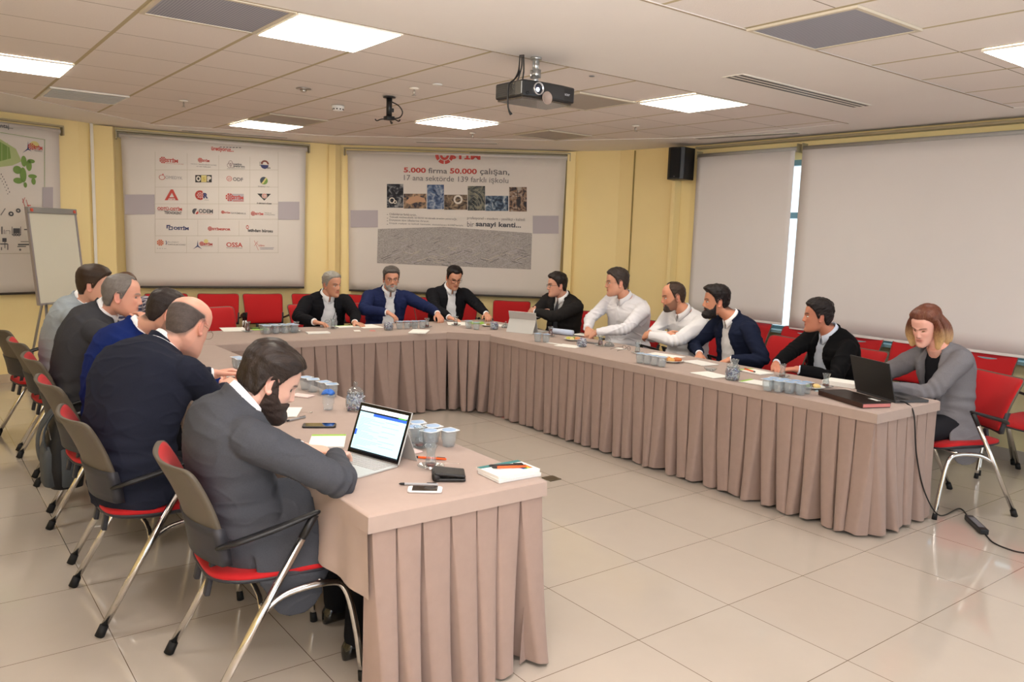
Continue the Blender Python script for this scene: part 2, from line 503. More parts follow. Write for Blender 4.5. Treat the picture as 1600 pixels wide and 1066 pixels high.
slot((-9.72, 2.62), (-9.38, 3.72), 2, 0.10, 'thin slot outlet above the banner with the logos')

# ---- sprinklers and detectors
steel = mat('satin_steel', (190, 186, 180), 0.3, metal=0.9)
def sprinkler(x, y, label):
    t = thing('sprinkler_head', label, 'sprinkler', (x, y, CEIL), 0, 'ceiling sprinklers')
    obj('rosette', MB().lathe((0, 0, -0.012), [(0.010, 0), (0.034, 0.006), (0.036, 0.012)], 20), lframe, t)
    b = MB().cyl((0, 0, -0.05), 0.007, 0.04, 10)
    b.cyl((0, 0, -0.055), 0.017, 0.003, 14)
    b.tube([(-.012, 0, -.018), (-.014, 0, -.035), (0, 0, -.052)], .002, 6).tube([(.012, 0, -.018), (.014, 0, -.035), (0, 0, -.052)], .002, 6)
    obj('nozzle', b, steel, t)
sprinkler(-7.42, 2.02, 'small sprinkler head above the whiteboard side')
sprinkler(-5.36, 3.10, 'small sprinkler head right beside the empty ceiling mount')
sprinkler(-7.20, 4.88, 'small sprinkler head over the slogan banner')
sprinkler(-5.48, 5.55, 'small sprinkler head before the yellow wall corner')
t = thing('ceiling_speaker', 'small silver dome fitting in the tiles between grille and smoke detector', 'detector', (-6.05, 2.53, CEIL))
obj('rim', MB().lathe((0, 0, -0.008), [(0.03, 0), (0.055, 0.004), (0.058, 0.008)], 24), steel, t)
obj('dome', MB().lathe((0, 0, -0.028), [(0.002, 0), (0.018, 0.004), (0.028, 0.02)], 20), steel, t)
t = thing('smoke_detector', 'white round smoke detector left of the empty ceiling mount', 'detector', (-6.62, 3.08, CEIL))
obj('body', MB().lathe((0, 0, -0.045), [(0.03, 0), (0.042, 0.004), (0.047, 0.02), (0.055, 0.024), (0.055, 0.045)], 28), white_m, t)
b = MB()
for i in range(10):
    a = i / 10 * 2 * PI
    b.box((0.0465 * math.cos(a), 0.0465 * math.sin(a), -0.030), (0.004, 0.012, 0.010), rot=[[math.cos(a), -math.sin(a), 0], [math.sin(a), math.cos(a), 0], [0, 0, 1]])
obj('slots', b, black_plastic, t, smooth=False)
tag(obj('cover_plate', MB().lathe((-5.10, 3.14, CEIL - 0.008), [(0.02, 0), (0.035, 0.003), (0.036, 0.008)], 20), white_m), 'tiny white round cover plate on the ceiling between mount and projector', 'cover')
tag(obj('cover_plate', MB().lathe((-4.0 - .08, 3.70, CEIL - 0.004), [(0.012, 0), (0.02, 0.004)], 16), grey_metal), 'tiny grey round plate on the ceiling just right of the projector', 'cover')
tag(obj('floor_socket', MB().box((-4.17, 3.57, 0.003), (0.10, 0.10, 0.006)), mat('socket_metal', (104, 92, 72), 0.4, metal=0.6), smooth=False, bevel=0.002), 'dark metal socket plate let into the tiles behind the notebook stack', 'socket')
# ================================================================ TABLES
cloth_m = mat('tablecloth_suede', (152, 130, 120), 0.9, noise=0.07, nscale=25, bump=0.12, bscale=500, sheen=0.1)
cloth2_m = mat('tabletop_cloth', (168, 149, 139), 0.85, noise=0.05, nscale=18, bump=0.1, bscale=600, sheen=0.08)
def skirt(path, side, pw, seed, top=0.70, flare=0.045):
    """pleated skirt along a polyline (xy).  side=+1: outward is to the left of travel"""
    rs = np.random.default_rng(seed)
    b = MB()
    zs = [top, top - .02, top - .08, .55, .42, .30, .20, .10, .04, .015]
    for k in range(len(path) - 1):
        a = np.array(path[k]); e = np.array(path[k + 1]); L = np.linalg.norm(e - a); d = (e - a) / L
        n = np.array([-d[1], d[0]]) * side
        np_ = max(1, int(round(L / pw))); w = L / np_
        widths = rs.uniform(.85, 1.15, np_); widths *= L / widths.sum(); st = np.concatenate([[0], np.cumsum(widths)])
        fl = rs.uniform(.6, 1.35, np_ + 1); sh = rs.uniform(-.3, .45, np_ + 1) * w
        rows = []
        us = np.array([0, .03, .06, .12, .3, .5, .7, .88, .96, .985])
        for z in zs:
            q = (top - z) / top
            row = []
            for j in range(np_):
                gap = .020 + .33 * q ** 1.1 * fl[j]            # slot opens towards the hem
                for u in us:
                    # profile : deep narrow slot, then rounded face
                    uu = u
                    if u < .05: o = -.036 - .045 * q; 
                    else:
                        x = (u - .06) / .925
                        o = .004 + (.004 + flare * q ** 1.2 * fl[j]) * (1 - (2 * x - 1) ** 6 * .45)
                        uu = .03 + gap + (0.985 - .03 - gap) * x
                    s_ = st[j] + widths[j] * uu + sh[j] * q ** 1.4 * (1 if j > 0 else .3)
                    s_ = s_ + .006 * math.sin(5 * z + j * 1.7) * q
                    p = a + d * s_ + n * o
                    hem = .012 * math.sin(j * 2.3 + u * 3) if z < .05 else 0
                    row.append((p[0], p[1], max(.004, z + hem * .6)))
            p = e + n * -.028; row.append((p[0], p[1], z))
            rows.append(np.array(row))
        b.rings(rows, cap=False, closed=False)
    return b
def table(name, label, rect, skirt_paths, legs, extra=None, pw=.115, seed=1, poly=None, overhang=None):
    x0, y0, x1, y1 = rect
    t = thing('banquet_table', label, 'table', ((x0 + x1) / 2, (y0 + y1) / 2, 0))
    ox, oy = -(x0 + x1) / 2, -(y0 + y1) / 2
    sh = lambda P: [(x + ox, y + oy) for x, y in P]
    P = poly or [(x0, y0), (x1, y0), (x1, y1), (x0, y1)]
    obj('tabletop', MB().prism(sh(P), 0.715, 0.745), mat('table_board', (150, 120, 90), 0.5), t, smooth=False)
    # cloth: top sheet and plain lip
    b = MB(); n = len(P)
    cen = np.mean(P, 0)
    def grow(e): 
        out = []
        for i in range(n):
            p = np.array(P[i]); a = np.array(P[i - 1]); c = np.array(P[(i + 1) % n])
            d1 = (p - a) / np.linalg.norm(p - a); d2 = (c - p) / np.linalg.norm(c - p)
            n1 = np.array([d1[1], -d1[0]]); n2 = np.array([d2[1], -d2[0]])
            m = n1 + n2; m /= (m @ n1)
            out.append(p + m * e)
        return out
    A = grow(0.004); B = grow(0.014); C_ = grow(0.016)
    R = [[(x + ox, y + oy, .755) for x, y in grow(-.004)], [(x + ox, y + oy, .753) for x, y in A], [(x + ox, y + oy, .746) for x, y in B], [(x + ox, y + oy, .690) for x, y in C_], [(x + ox, y + oy, .690) for x, y in A]]
    b.rings([np.array(r) for r in R], cap=True)
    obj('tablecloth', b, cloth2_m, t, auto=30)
    b = MB()
    for (path, side) in skirt_paths:
        q = skirt(sh(path), side, pw, seed); b.add(np.concatenate(q.v), q.f)
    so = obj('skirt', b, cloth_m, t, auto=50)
    for (lx, ly) in legs:
        obj('leg', MB().tube([(lx + ox, ly + oy, 0), (lx + ox, ly + oy, .715)], .014, 12), grey_metal, t)
    return t, ox, oy
XN = -2.315
tl, lox, loy = table('t', 'long cloth covered table on the left where the bearded man types', (-6.405, 1.20, XN, 1.935),
    [([(XN, 1.20), (XN, 1.935)], -1), ([(XN, 1.935), (-6.40, 1.935)], -1)], [(-2.5, 1.3), (-2.5, 1.85), (-6.2, 1.3), (-6.2, 1.85), (-4.4, 1.3), (-4.4, 1.85)], seed=3, pw=.108)
# loose cloth hanging on the sitters' side of the left table
b = MB(); rows = []
for k, z in enumerate([.748, .72, .66, .60, .55, .50]):
    xs = np.linspace(-6.35, XN, 160); q = (0.75 - z) / .25
    drop = .30 - .10 * np.clip((XN - xs) / .9, 0, 1)
    zz = .748 - (.748 - z) / .25 * drop * 1.0
    yy = 1.20 - .012 - q * (.012 + .014 * np.sin(xs * 14) + .01 * np.sin(xs * 31 + 1))
    rows.append(np.stack([xs + lox, yy + loy, zz], 1))
b.rings(rows, cap=False, closed=False)
obj('cloth_overhang', b, cloth2_m, tl)
# back table
table('t', 'back table under the slogan banner where three men sit facing the camera', (-7.25, 1.10, -6.43, 5.14),
    [([(-6.43, 1.95), (-6.43, 4.12)], -1), ([(-7.25, 5.14), (-7.25, 1.10)], -1), ([(-7.25, 1.10), (-6.45, 1.10)], -1)],
    [(-7.1, 1.3), (-7.1, 3.1), (-7.1, 4.9), (-6.6, 3.1), (-6.6, 1.3), (-6.6, 4.9)], seed=5, pw=.118)
# right table with the small diagonal piece in the inner corner
tr, rox, roy = table('t', 'long cloth covered table on the right ending by the woman with the laptop', (-6.405, 4.40, XN, 5.12),
    [([(-6.43, 4.12), (-6.10, 4.40)], -1), ([(-6.10, 4.40), (XN, 4.40)], -1), ([(XN, 4.40), (XN, 5.12)], -1), ([(XN, 5.12), (-6.4, 5.12)], -1)],
    [(-2.5, 4.5), (-2.5, 5.0), (-4.3, 4.5), (-4.3, 5.0), (-6.2, 5.0), (-6.0, 4.55)], seed=9, pw=.112)
obj('corner_cloth', MB().prism([(-6.415 + rox, 4.11 + roy), (-6.085 + rox, 4.392 + roy), (-6.415 + rox, 4.392 + roy)], .69, .7555), cloth2_m, tr, smooth=False)

# ================================================================ CHAIRS
red_m = mat('red_upholstery', (178, 16, 22), 0.85, noise=0.06, nscale=220, bump=0.15, bscale=700, sheen=0.05)
shell_m = mat('grey_brown_shell', (88, 80, 68), 0.5, bump=0.1, bscale=900)
shell2_m = mat('charcoal_shell', (44, 44, 50), 0.5)
rubber = mat('black_rubber', (16, 16, 18), 0.7)
def pad_grid(fn, nu, nv):
    """closed pad from front/back surfaces fn(u,v,side)"""
    us = np.linspace(-1, 1, nu); vs = np.linspace(-1, 1, nv)
    F = [[fn(u, v, 1) for u in us] for v in vs]; Bk = [[fn(u, v, 0) for u in us] for v in vs]
    V = [p for r in F for p in r] + [p for r in Bk for p in r]; f = []; N = nu * nv
    for j in range(nv - 1):
        for i in range(nu - 1):
            a = j * nu + i
            f.append((a, a + 1, a + nu + 1, a + nu)); f.append((N + a, N + a + nu, N + a + nu + 1, N + a + 1))
    per = [i for i in range(nu)] + [j * nu + nu - 1 for j in range(1, nv)] + [(nv - 1) * nu + i for i in range(nu - 2, -1, -1)] + [j * nu for j in range(nv - 2, 0, -1)]
    for k in range(len(per)):
        a = per[k]; c = per[(k + 1) % len(per)]
        f.append((a, N + a, N + c, c))
    return V, f
def sq(u, v, p=5.0):
    """square -> rounded square mapping"""
    m = max(abs(u), abs(v)); 
    if m < 1e-6: return u, v
    r = (abs(u) ** p + abs(v) ** p) ** (1 / p)
    return u * m / r, v * m / r
def back_curve(u, v):
    # u across (-1..1), v up (-1..1): returns x, y, z of the shell mid-surface
    z = .708 + .180 * v - .012 * (1 - u * u) * (v > 0) * v
    w = .225 + .012 * v
    y = -.225 - .062 * v - .022 * v * v - .055 * (1 - u * u) + .012
    return u * w, y, z
def make_chair(label):
    t = thing('conference_chair', label, 'chair', group=None)
    def seat_fn(u, v, s):
        a, c = sq(u, v, 4)
        edge = 1 - max(abs(u), abs(v)) ** 8
        x = a * .235; y = .015 + c * .235
        z = .455 + .022 * abs(a) ** 2.5 + .022 * max(0, -c) ** 2 - .02 * max(0, c) ** 3
        return (x, y, z + (.018 * edge if s else -.020))
    V, f = pad_grid(seat_fn, 21, 21)
    obj('seat', MB().add(V, f), red_m, t)
    def pan_fn(u, v, s):
        a, c = sq(u, v, 4)
        edge = 1 - max(abs(u), abs(v)) ** 4
        x = a * .238; y = .015 + c * .238
        z = .455 + .022 * abs(a) ** 2.5 + .022 * max(0, -c) ** 2 - .02 * max(0, c) ** 3
        return (x, y, z + (-.012 if s else -.022 - .025 * edge))
    V, f = pad_grid(pan_fn, 17, 17)
    obj('seat_pan', MB().add(V, f), shell2_m, t)
    def bk(u, v, s):
        a, c = sq(u, v, 13)
        x, y, z = back_curve(a * .985, c * .985)
        edge = 1 - max(abs(u), abs(v)) ** 8
        return (x, y + (.020 * edge + .008 if s else -.002), z)
    V, f = pad_grid(bk, 21, 21)
    obj('backrest', MB().add(V, f), red_m, t)
    def sh(u, v, s):
        a, c = sq(u, v, 13)
        x, y, z = back_curve(a, c)
        return (x, y + (.006 if s else -.010 - .006 * (1 - max(abs(u), abs(v)) ** 6)), z + .002)
    V, f = pad_grid(sh, 21, 21)
    bs = obj('back_shell', MB().add(V, f), shell_m, t)
    # lower belt of the shell that carries the arms
    def belt(u, v, s):
        x, y, z = back_curve(u * 1.03, -.62 + .38 * v)
        return (x, y + (.012 if s else -.022), z)
    V, f = pad_grid(belt, 21, 5)
    obj('back_belt', MB().add(V, f), shell2_m, bs)
    for s in (-1, 1):
        b = MB()
        P = np.array([(s * .225, -.20, .60), (s * .262, -.14, .625), (s * .275, -.02, .655), (s * .28, .115, .69)])
        b.tube(P, [.018, .022, .024, .018], 12, smooth=5, flat=.5, cap='round')
        arm = obj('armrest', b, black_plastic, t)
        obj('arm_sleeve', MB().tube([(s * .28, .112, .685), (s * .28, .062, .60)], [.015, .0135], 12), black_plastic, arm)
        lg = obj('leg', MB().tube([(s * .28, .065, .605), (s * .283, -.275, .025)], .0145, 14), chrome, t)
        obj('rubber_foot', MB().tube([(s * .283, -.264, .045), (s * .2835, -.284, .002)], [.0180, .0195], 14), rubber, lg)
        P = [(s * .278, -.075, .365), (s * .262, .02, .405), (s * .258, .17, .412), (s * .26, .235, .375), (s * .265, .275, .22), (s * .268, .30, .03)]
        lg = obj('leg', MB().tube(P, .0130, 14, smooth=5), chrome, t)
        obj('rubber_foot', MB().tube([(s * .268, .298, .04), (s * .268, .302, .001)], [.014, .016], 14), rubber, lg)
    b = MB().tube([(-.278, -.075, .365), (-.15, -.06, .395), (.15, -.06, .395), (.278, -.075, .365)], .010, 10, smooth=3)
    b.tube([(-.258, .15, .411), (.258, .15, .411)], .009, 10)
    obj('cross_bar', b, chrome, t)
    for s in (-.08, .08):
        obj('back_bracket', MB().box((s, -.20, .455), (.03, .02, .16), rot=[[1, 0, 0], [0, .97, .2], [0, -.2, .97]]), shell2_m, t, bevel=.004)
    return t
def D(a): return math.radians(a)
chair0 = None
def place_chair(x, y, rz, label, group):
    global chair0
    if chair0 is None:
        chair0 = make_chair(label); chair0.location = (x, y, 0); chair0.rotation_euler = (0, 0, D(rz)); chair0['group'] = group
        return chair0
    return dup(chair0, (x, y, 0), D(rz), label, group)
G1 = 'chairs along the left table'
place_chair(-2.87, 1.03, -4, 'red conference chair of the bearded man typing, nearest the camera', G1)
place_chair(-3.75, .85, 1, 'red conference chair of the bald man in the dark suit', G1)
place_chair(-4.61, .87, 2, 'red conference chair of the man in the bright blue jacket', G1)
place_chair(-5.46, .90, 0, 'red conference chair behind the backpack, used by the grey haired man', G1)
place_chair(-6.25, .90, 3, 'red conference chair of the man in the pale grey jacket', G1)
place_chair(-7.04, .86, 8, 'empty red conference chair, last in the left row by the whiteboard', G1)
G2 = 'chairs at the back table'
place_chair(-7.92, 1.66, -90, 'red conference chair of the man in the checked shirt', G2)
place_chair(-7.80, 2.45, -84, 'empty red conference chair pushed to the back table behind the tea glass', G2)
place_chair(-7.86, 3.46, -90, 'red conference chair of the grey haired man with glasses on a cord', G2)
place_chair(-7.84, 4.16, -92, 'red conference chair of the man with the grey beard', G2)
place_chair(-7.86, 4.96, -95, 'red conference chair of the man with glasses reading', G2)
G3 = 'chairs along the right table'
place_chair(-6.62, 5.72, -160, 'red conference chair of the man with the dark tie', G3)
place_chair(-5.60, 5.72, 180, 'red conference chair of the large man in a white shirt', G3)
place_chair(-4.83, 5.80, 178, 'red conference chair of the balding man in a white shirt', G3)
place_chair(-4.10, 5.86, 172, 'red conference chair of the man in the navy jacket with dark beard', G3)
place_chair(-3.40, 5.80, 174, 'red conference chair of the man in the black jacket looking away', G3)
place_chair(-2.37, 5.50, 155, 'red conference chair of the woman in the grey blazer', G3)
G4 = 'spare chairs along the walls'
def back_at(px, py, A, B, off, rz, label, grp=G4):
    """chair whose backrest stands in front of the wall A-B by `off`"""
    A = np.array(A); B = np.array(B); d = (B - A) / np.linalg.norm(B - A); n = np.array([d[1], -d[0]])
    r = FW + RT * ((px - 800) / FPX) - UP * ((py - 533) / FPX)
    A2_ = A + n * off; m = np.array([d[1], -d[0]])
    t = (m @ A2_) / (m[0] * r.x + m[1] * r.y)
    c = np.array([r.x * t, r.y * t]) + n * .27
    return place_chair(c[0], c[1], math.degrees(math.atan2(n[1], n[0])) - 90 + rz, label, grp)
back_at(262, 470, WP[2], WP[3], .20, 3, 'spare red chair under the logo banner, behind the man in the checked shirt')
back_at(340, 473, WP[2], WP[3], .20, -2, 'spare red chair under the logo banner, above the empty chair at the table')
back_at(412, 477, WP[2], WP[3], .22, 2, 'spare red chair under the logo banner, its seat seen over the small cups')
back_at(484, 478, WP[2], WP[3], .22, -3, 'spare red chair below the gap between the banners, left of the grey haired man')
back_at(570, 480, WP[3], WP[4], .22, 4, 'spare red chair by the wall between the grey haired and the grey bearded man')
back_at(650, 478, WP[3], WP[4], .22, -2, 'spare red chair by the wall right of the grey bearded man')
back_at(718, 478, WP[3], WP[4], .22, 0, 'spare red chair by the wall behind the man reading')
back_at(797, 484, WP[3], WP[4], .30, -4, 'empty red chair below the right end of the slogan banner')
for (x, r, l, yy) in [
    (-5.10, 180, 'spare red chair under the left blind behind the balding man', 6.74),
    (-4.50, 180, 'spare red chair under the blind just right of the navy jacket', 6.74),
    (-3.93, 178, 'spare red chair under the blinds behind the man in the black jacket', 6.74),
    (-3.36, 182, 'spare red chair under the right blind between the black jacket and the woman', 6.74),
    (-2.82, 180, 'spare red chair under the right blind directly behind the woman', 6.74),
    (-2.22, 172, 'spare red chair cut by the right edge of the picture', 6.60),
    ]:
    place_chair(x, yy, r, l, G4)
# ================================================================ BANNERS, BLINDS, EQUIPMENT
def plane_hit(px, py, A, B):
    d = FW + RT * ((px - 800) / FPX) - UP * ((py - 533) / FPX)
    nx, ny = B[1] - A[1], -(B[0] - A[0])
    t = (nx * A[0] + ny * A[1]) / (nx * d.x + ny * d.y)
    p = Vector((d.x * t, d.y * t, CAM_H + d.z * t))
    L = math.hypot(B[0] - A[0], B[1] - A[1])
    s = ((p.x - A[0]) * (B[0] - A[0]) + (p.y - A[1]) * (B[1] - A[1])) / L
    return s, p.z
def text_mesh(txt, bold=0.0):
    cu = bpy.data.curves.new('t', 'FONT'); cu.body = txt; cu.size = 1; cu.offset = bold; cu.resolution_u = 3; cu.fill_mode = 'FRONT'
    o = bpy.data.objects.new('t', cu); COL.objects.link(o)
    dg = bpy.context.evaluated_depsgraph_get()
    me = bpy.data.meshes.new_from_object(o.evaluated_get(dg), depsgraph=dg)
    v = np.array([x.co[:] for x in me.vertices]); f = [list(p.vertices) for p in me.polygons]
    bpy.data.objects.remove(o); bpy.data.curves.remove(cu); bpy.data.meshes.remove(me)
    return v, f
class Print:
    """flat print on a hanging sheet; s along the sheet, z up, drawn from crop pixel boxes"""
    def __init__(s, A, B, ox, oy, sc):
        s.A, s.B, s.ox, s.oy, s.sc = A, B, ox, oy, sc; s.mb = MB(); s.mats = []; s.lift = .0025
    def px(s, x, y): return plane_hit(s.ox + x / s.sc, s.oy + y / s.sc, s.A, s.B)
    def m(s, mt):
        if mt not in s.mats: s.mats.append(mt)
        return s.mats.index(mt)
    def pts(s, P, mt, lift=1.0):      # polygon in (s,z)
        s.mb.add([(a, -s.lift * lift, z) for a, z in P], [tuple(range(len(P)))], s.m(mt))
    def rect(s, x0, y0, x1, y1, mt, lift=1.0):
        a, b, c, d = s.px(x0, y0), s.px(x1, y0), s.px(x1, y1), s.px(x0, y1)
        s.pts([a, b, c, d], mt, lift)
    def poly(s, P, mt, lift=1.2): s.pts([s.px(*p) for p in P], mt, lift)
    def disc(s, x, y, r, mt, r0=0.0, a0=0, a1=360, lift=1.3, n=28, ry=None):
        c = s.px(x, y); e = s.px(x + r, y); R = abs(e[0] - c[0]); k = r0 / r; q = (ry or r) / r
        A_ = np.radians(np.linspace(a0, a1, max(3, int(n * (a1 - a0) / 360)) + 1))
        out = [(c[0] + R * math.cos(t), c[1] + R * q * math.sin(t)) for t in A_]
        if r0 == 0:
            if a1 - a0 < 359: out = [c] + out
            s.pts(out, mt, lift)
        else:
            for i in range(len(A_) - 1):
                t, u = A_[i], A_[i + 1]
                s.pts([(c[0] + R * k * math.cos(t), c[1] + R * q * k * math.sin(t)), (c[0] + R * math.cos(t), c[1] + R * q * math.sin(t)), (c[0] + R * math.cos(u), c[1] + R * q * math.sin(u)), (c[0] + R * k * math.cos(u), c[1] + R * q * k * math.sin(u))], mt, lift)
    def text(s, txt, x0, x1, yc, h, mt, bold=0.0, clip=None, slant=0.0, lift=1.5):
        v, f = text_mesh(txt, bold)
        a = s.px(x0, yc); b = s.px(x1, yc); xm = (x0 + x1) / 2
        t = s.px(xm, yc - h / 2); u = s.px(xm, yc + h / 2)
        mn, mx = v.min(0), v.max(0)
        q = (v - mn) / (mx - mn + 1e-9)
        S = a[0] + q[:, 0] * (b[0] - a[0]); Z = u[1] + q[:, 1] * (t[1] - u[1])
        if slant: Z = Z + (S - S.mean()) * slant
        if clip is not None:
            zc = u[1] + clip * (t[1] - u[1])
            Z = np.minimum(Z, zc)
        s.mb.add(np.stack([S, np.full(len(S), -s.lift * lift), Z], 1), f, s.m(mt))
    def gear(s, x, y, r, mt):
        for k in range(8): s.disc(x, y, r, mt, r0=r * .62, a0=k * 45 + 6, a1=k * 45 + 39, n=24)
        s.disc(x, y, r * .52, mt, r0=r * .30, n=20)
        s.disc(x, y, r * .30, mt, r0=0, n=3)
def ink(name, rgb): return mat('ink_' + name, rgb, .85)
RED = ink('red', (190, 78, 70)); DK = ink('dark', (84, 84, 88)); GY = ink('grey', (112, 108, 108)); BL = ink('blue', (70, 74, 112)); PG = ink('pale_grey', (176, 168, 172))
BLK = ink('black', (60, 58, 58)); GRN = ink('green', (120, 150, 80)); LG = ink('light_green', (172, 184, 130)); OR = ink('orange', (205, 110, 70)); YL = ink('yellow', (210, 196, 130)); LN = ink('line', (186, 176, 160)); WH = ink('white', (214, 206, 194))
def photo_mat(name, c1, c2, c3, scale, strch=(1, 1, 1)):
    m = bpy.data.materials.new('print_' + name); m.use_nodes = True
    N = m.node_tree.nodes; L = m.node_tree.links; b = N['Principled BSDF']; b.inputs['Roughness'].default_value = .85
    tc = N.new('ShaderNodeTexCoord'); mp = N.new('ShaderNodeMapping'); mp.inputs['Scale'].default_value = strch
    L.new(tc.outputs['Object'], mp.inputs[0])
    n = N.new('ShaderNodeTexNoise'); n.inputs['Scale'].default_value = scale; n.inputs['Detail'].default_value = 5; n.inputs['Distortion'].default_value = 1.2
    L.new(mp.outputs[0], n.inputs['Vector'])
    r = N.new('ShaderNodeValToRGB'); e = r.color_ramp.elements
    e[0].position = .36; e[0].color = srgb(*c1); e[1].position = .66; e[1].color = srgb(*c3)
    k = e.new(.5); k.color = srgb(*c2)
    L.new(n.outputs['Fac'], r.inputs[0]); L.new(r.outputs[0], b.inputs['Base Color'])
    return m
sheet_m = mat('banner_fabric', (216, 208, 200), .85, noise=.015, nscale=6, bump=.1, bscale=900)
case_m = mat('screen_case', (170, 158, 128), .5, metal=.2)
def banner(label, A, B, z0, z1, s_in=(0, 0), curl=0.0, pr=None, name='projection_screen'):
    L = math.hypot(B[0] - A[0], B[1] - A[1]); a = math.atan2(B[1] - A[1], B[0] - A[0])
    t = thing(name, label, 'screen', (A[0], A[1], 0), a)
    # room side is local -y
    nx, nz = 24, 16
    V, F = [], []
    for j in range(nz + 1):
        z = z1 + (z0 - z1) * j / nz; q = j / nz
        ins = curl * q
        for i in range(nx + 1):
            x = ins + (L - 2 * ins) * i / nx
            e = abs(2 * i / nx - 1)
            V.append((x, .010 * e ** 6 * math.sin(q * 3.1), z))
    n = nx + 1
    for j in range(nz):
        for i in range(nx): F.append((j * n + i, j * n + i + 1, (j + 1) * n + i + 1, (j + 1) * n + i))
    so = obj('sheet', MB().add(V, F), sheet_m, t)
    md = so.modifiers.new('t', 'SOLIDIFY'); md.thickness = .0012; md.offset = 1
    obj('roller', MB().tube([(-.02, .035, z1 + .01), (L + .02, .035, z1 + .01)], .030, 16), sheet_m, t)
    b = MB(); b.box((L / 2, .045, z1 + .065), (L + .10, .09, .018)); b.box((L / 2, .086, z1 + .03), (L + .10, .008, .07))
    obj('case', b, case_m, t, smooth=False)
    for s in (0, 1):
        obj('end_cap', MB().box((-.045 + s * (L + .09), .04, z1 + .02), (.012, .09, .095)), case_m, t, smooth=False)
    obj('bottom_bar', MB().box((L / 2, .006, z0 - .006), (L - 2 * curl, .022, .024)), mat('bar_dark', (58, 50, 42), .5), t, smooth=False, bevel=.004)
    if pr is not None:
        obj('print', pr.mb, pr.mats, so, smooth=False)
    return t

# ---- slogan banner (back right)
def fit(A, B, p0, p1):
    A = np.array(A); B = np.array(B); d = (B - A) / np.linalg.norm(B - A)
    s0, s1 = plane_hit(*p0, A, B)[0], plane_hit(*p1, A, B)[0]
    return A + d * s0, A + d * s1
A3, B3 = fit((-9.52, 4.48), (-7.64, 6.60), (543, 250), (885, 250))
P = Print(A3, B3, 530, 220, 4.265)
P.rect(76, 463, 258, 577, PG); P.rect(1290, 500, 1462, 619, PG)
aer = photo_mat('aerial', (128, 122, 120), (160, 154, 150), (190, 184, 178), 10, (6, 1, 26))
P.poly([(258, 588), (700, 574), (1285, 616), (1278, 858), (252, 816)], aer, 1.0)
rs = np.random.default_rng(4)
for i in range(190):
    x = rs.uniform(265, 1240); y = rs.uniform(600, 815) + (x - 258) * .03; q = (y - 590) / 230
    w = rs.uniform(12, 60) * (.5 + q); h = 1.5 + 3 * q; sl = rs.choice([-.42, -.42, .25])
    x1 = min(x + w, 1272); y1 = y + (x1 - x) * sl
    if y1 < 590 or y1 > 850: continue
    P.poly([(x, y), (x1, y1), (x1, y1 + h), (x, y + h)], (GY, PG, PG, LN)[i % 4], 1.3)
P.text('5.000', 430, 578, 196, 34, RED, .03); P.text('firma', 594, 720, 200, 36, GY, .012); P.text('50.000', 738, 918, 203, 36, RED, .03); P.text('çalışan,', 938, 1135, 211, 50, GY, .012)
P.text('17 ana sektörde 139 farklı işkolu', 432, 1128, 260, 46, GY, 0)
for k in range(8):
    if 180 <= (k * 45 + 20) % 360 <= 360: P.disc(702, 92, 62, RED, r0=40, a0=k * 45 + 4, a1=k * 45 + 41)
P.disc(702, 98, 30, RED, r0=14, a0=180, a1=360)
P.text('STİM', 738, 942, 98, 54, RED, .04, clip=.48)
cols = [('machine', (26, 28, 34), (60, 62, 70), (150, 150, 150)), ('hand', (40, 44, 60), (120, 100, 84), (180, 150, 120)), ('plant', (40, 54, 84), (84, 104, 136), (170, 178, 190)), ('lathe', (40, 38, 44), (104, 88, 74), (160, 140, 116)),
        ('hose', (46, 50, 52), (86, 90, 88), (140, 136, 118)), ('night', (34, 44, 62), (90, 108, 128), (176, 182, 186)), ('pylon', (52, 50, 56), (140, 112, 92), (170, 160, 150))]
for (x0, y0, x1, y1), c in zip([(318, 288, 428, 447), (430, 353, 582, 452), (586, 293, 698, 456), (700, 360, 854, 460), (857, 302, 972, 465), (974, 367, 1127, 468), (1133, 309, 1250, 472)], cols):
    P.rect(x0, y0, x1, y1, photo_mat(*c, 14))
P.disc(352, 398, 20, WH, r0=13); P.poly([(440, 410), (470, 378), (520, 366), (570, 384), (578, 410), (520, 408), (470, 424)], ink('skin', (190, 150, 120)), 1.6)
P.disc(792, 392, 30, WH, r0=18); P.disc(372, 408, 12, WH, r0=7)
for k in range(6): P.disc(866, 470 - k * 10, 34 + k * 14, ink('hose', (150, 146, 130)), r0=(31 + k * 14), a0=8, a1=70, lift=1.7, n=50)
P.rect(1187, 330, 1191, 466, BLK, 1.6); P.rect(1170, 346, 1210, 349, BLK, 1.6); P.rect(1174, 362, 1206, 365, BLK, 1.6)
for tx, x1, y in [('Onbinlerce farklı ürün,', 515, 492), ('Yüksek mühendislik birikimi ve esnek üretim yeteneği,', 785, 516), ('Dünyanın tüm ülkelerine ihracat,', 600, 534), ('Düşük maliyet ve kaliteli hizmetle, desteklenen KOBİ\'leriyle', 826, 557)]:
    P.text(tx, 334, x1, y, 17, GY, 0, slant=0); P.text('-', 318, 326, y, 3, GY, .02)
P.text('profesyonel - modern - yenilikçi - kaliteli', 853, 1238, 523, 24, GY, 0); P.text('bir', 853, 899, 556, 36, GY, 0); P.text('sanayi kenti...', 910, 1212, 563, 44, DK, .03)
banner('wide banner screen printed with a slogan about 5.000 firma 50.000 çalışan', A3, B3, .93, 2.64, curl=.03, pr=P)

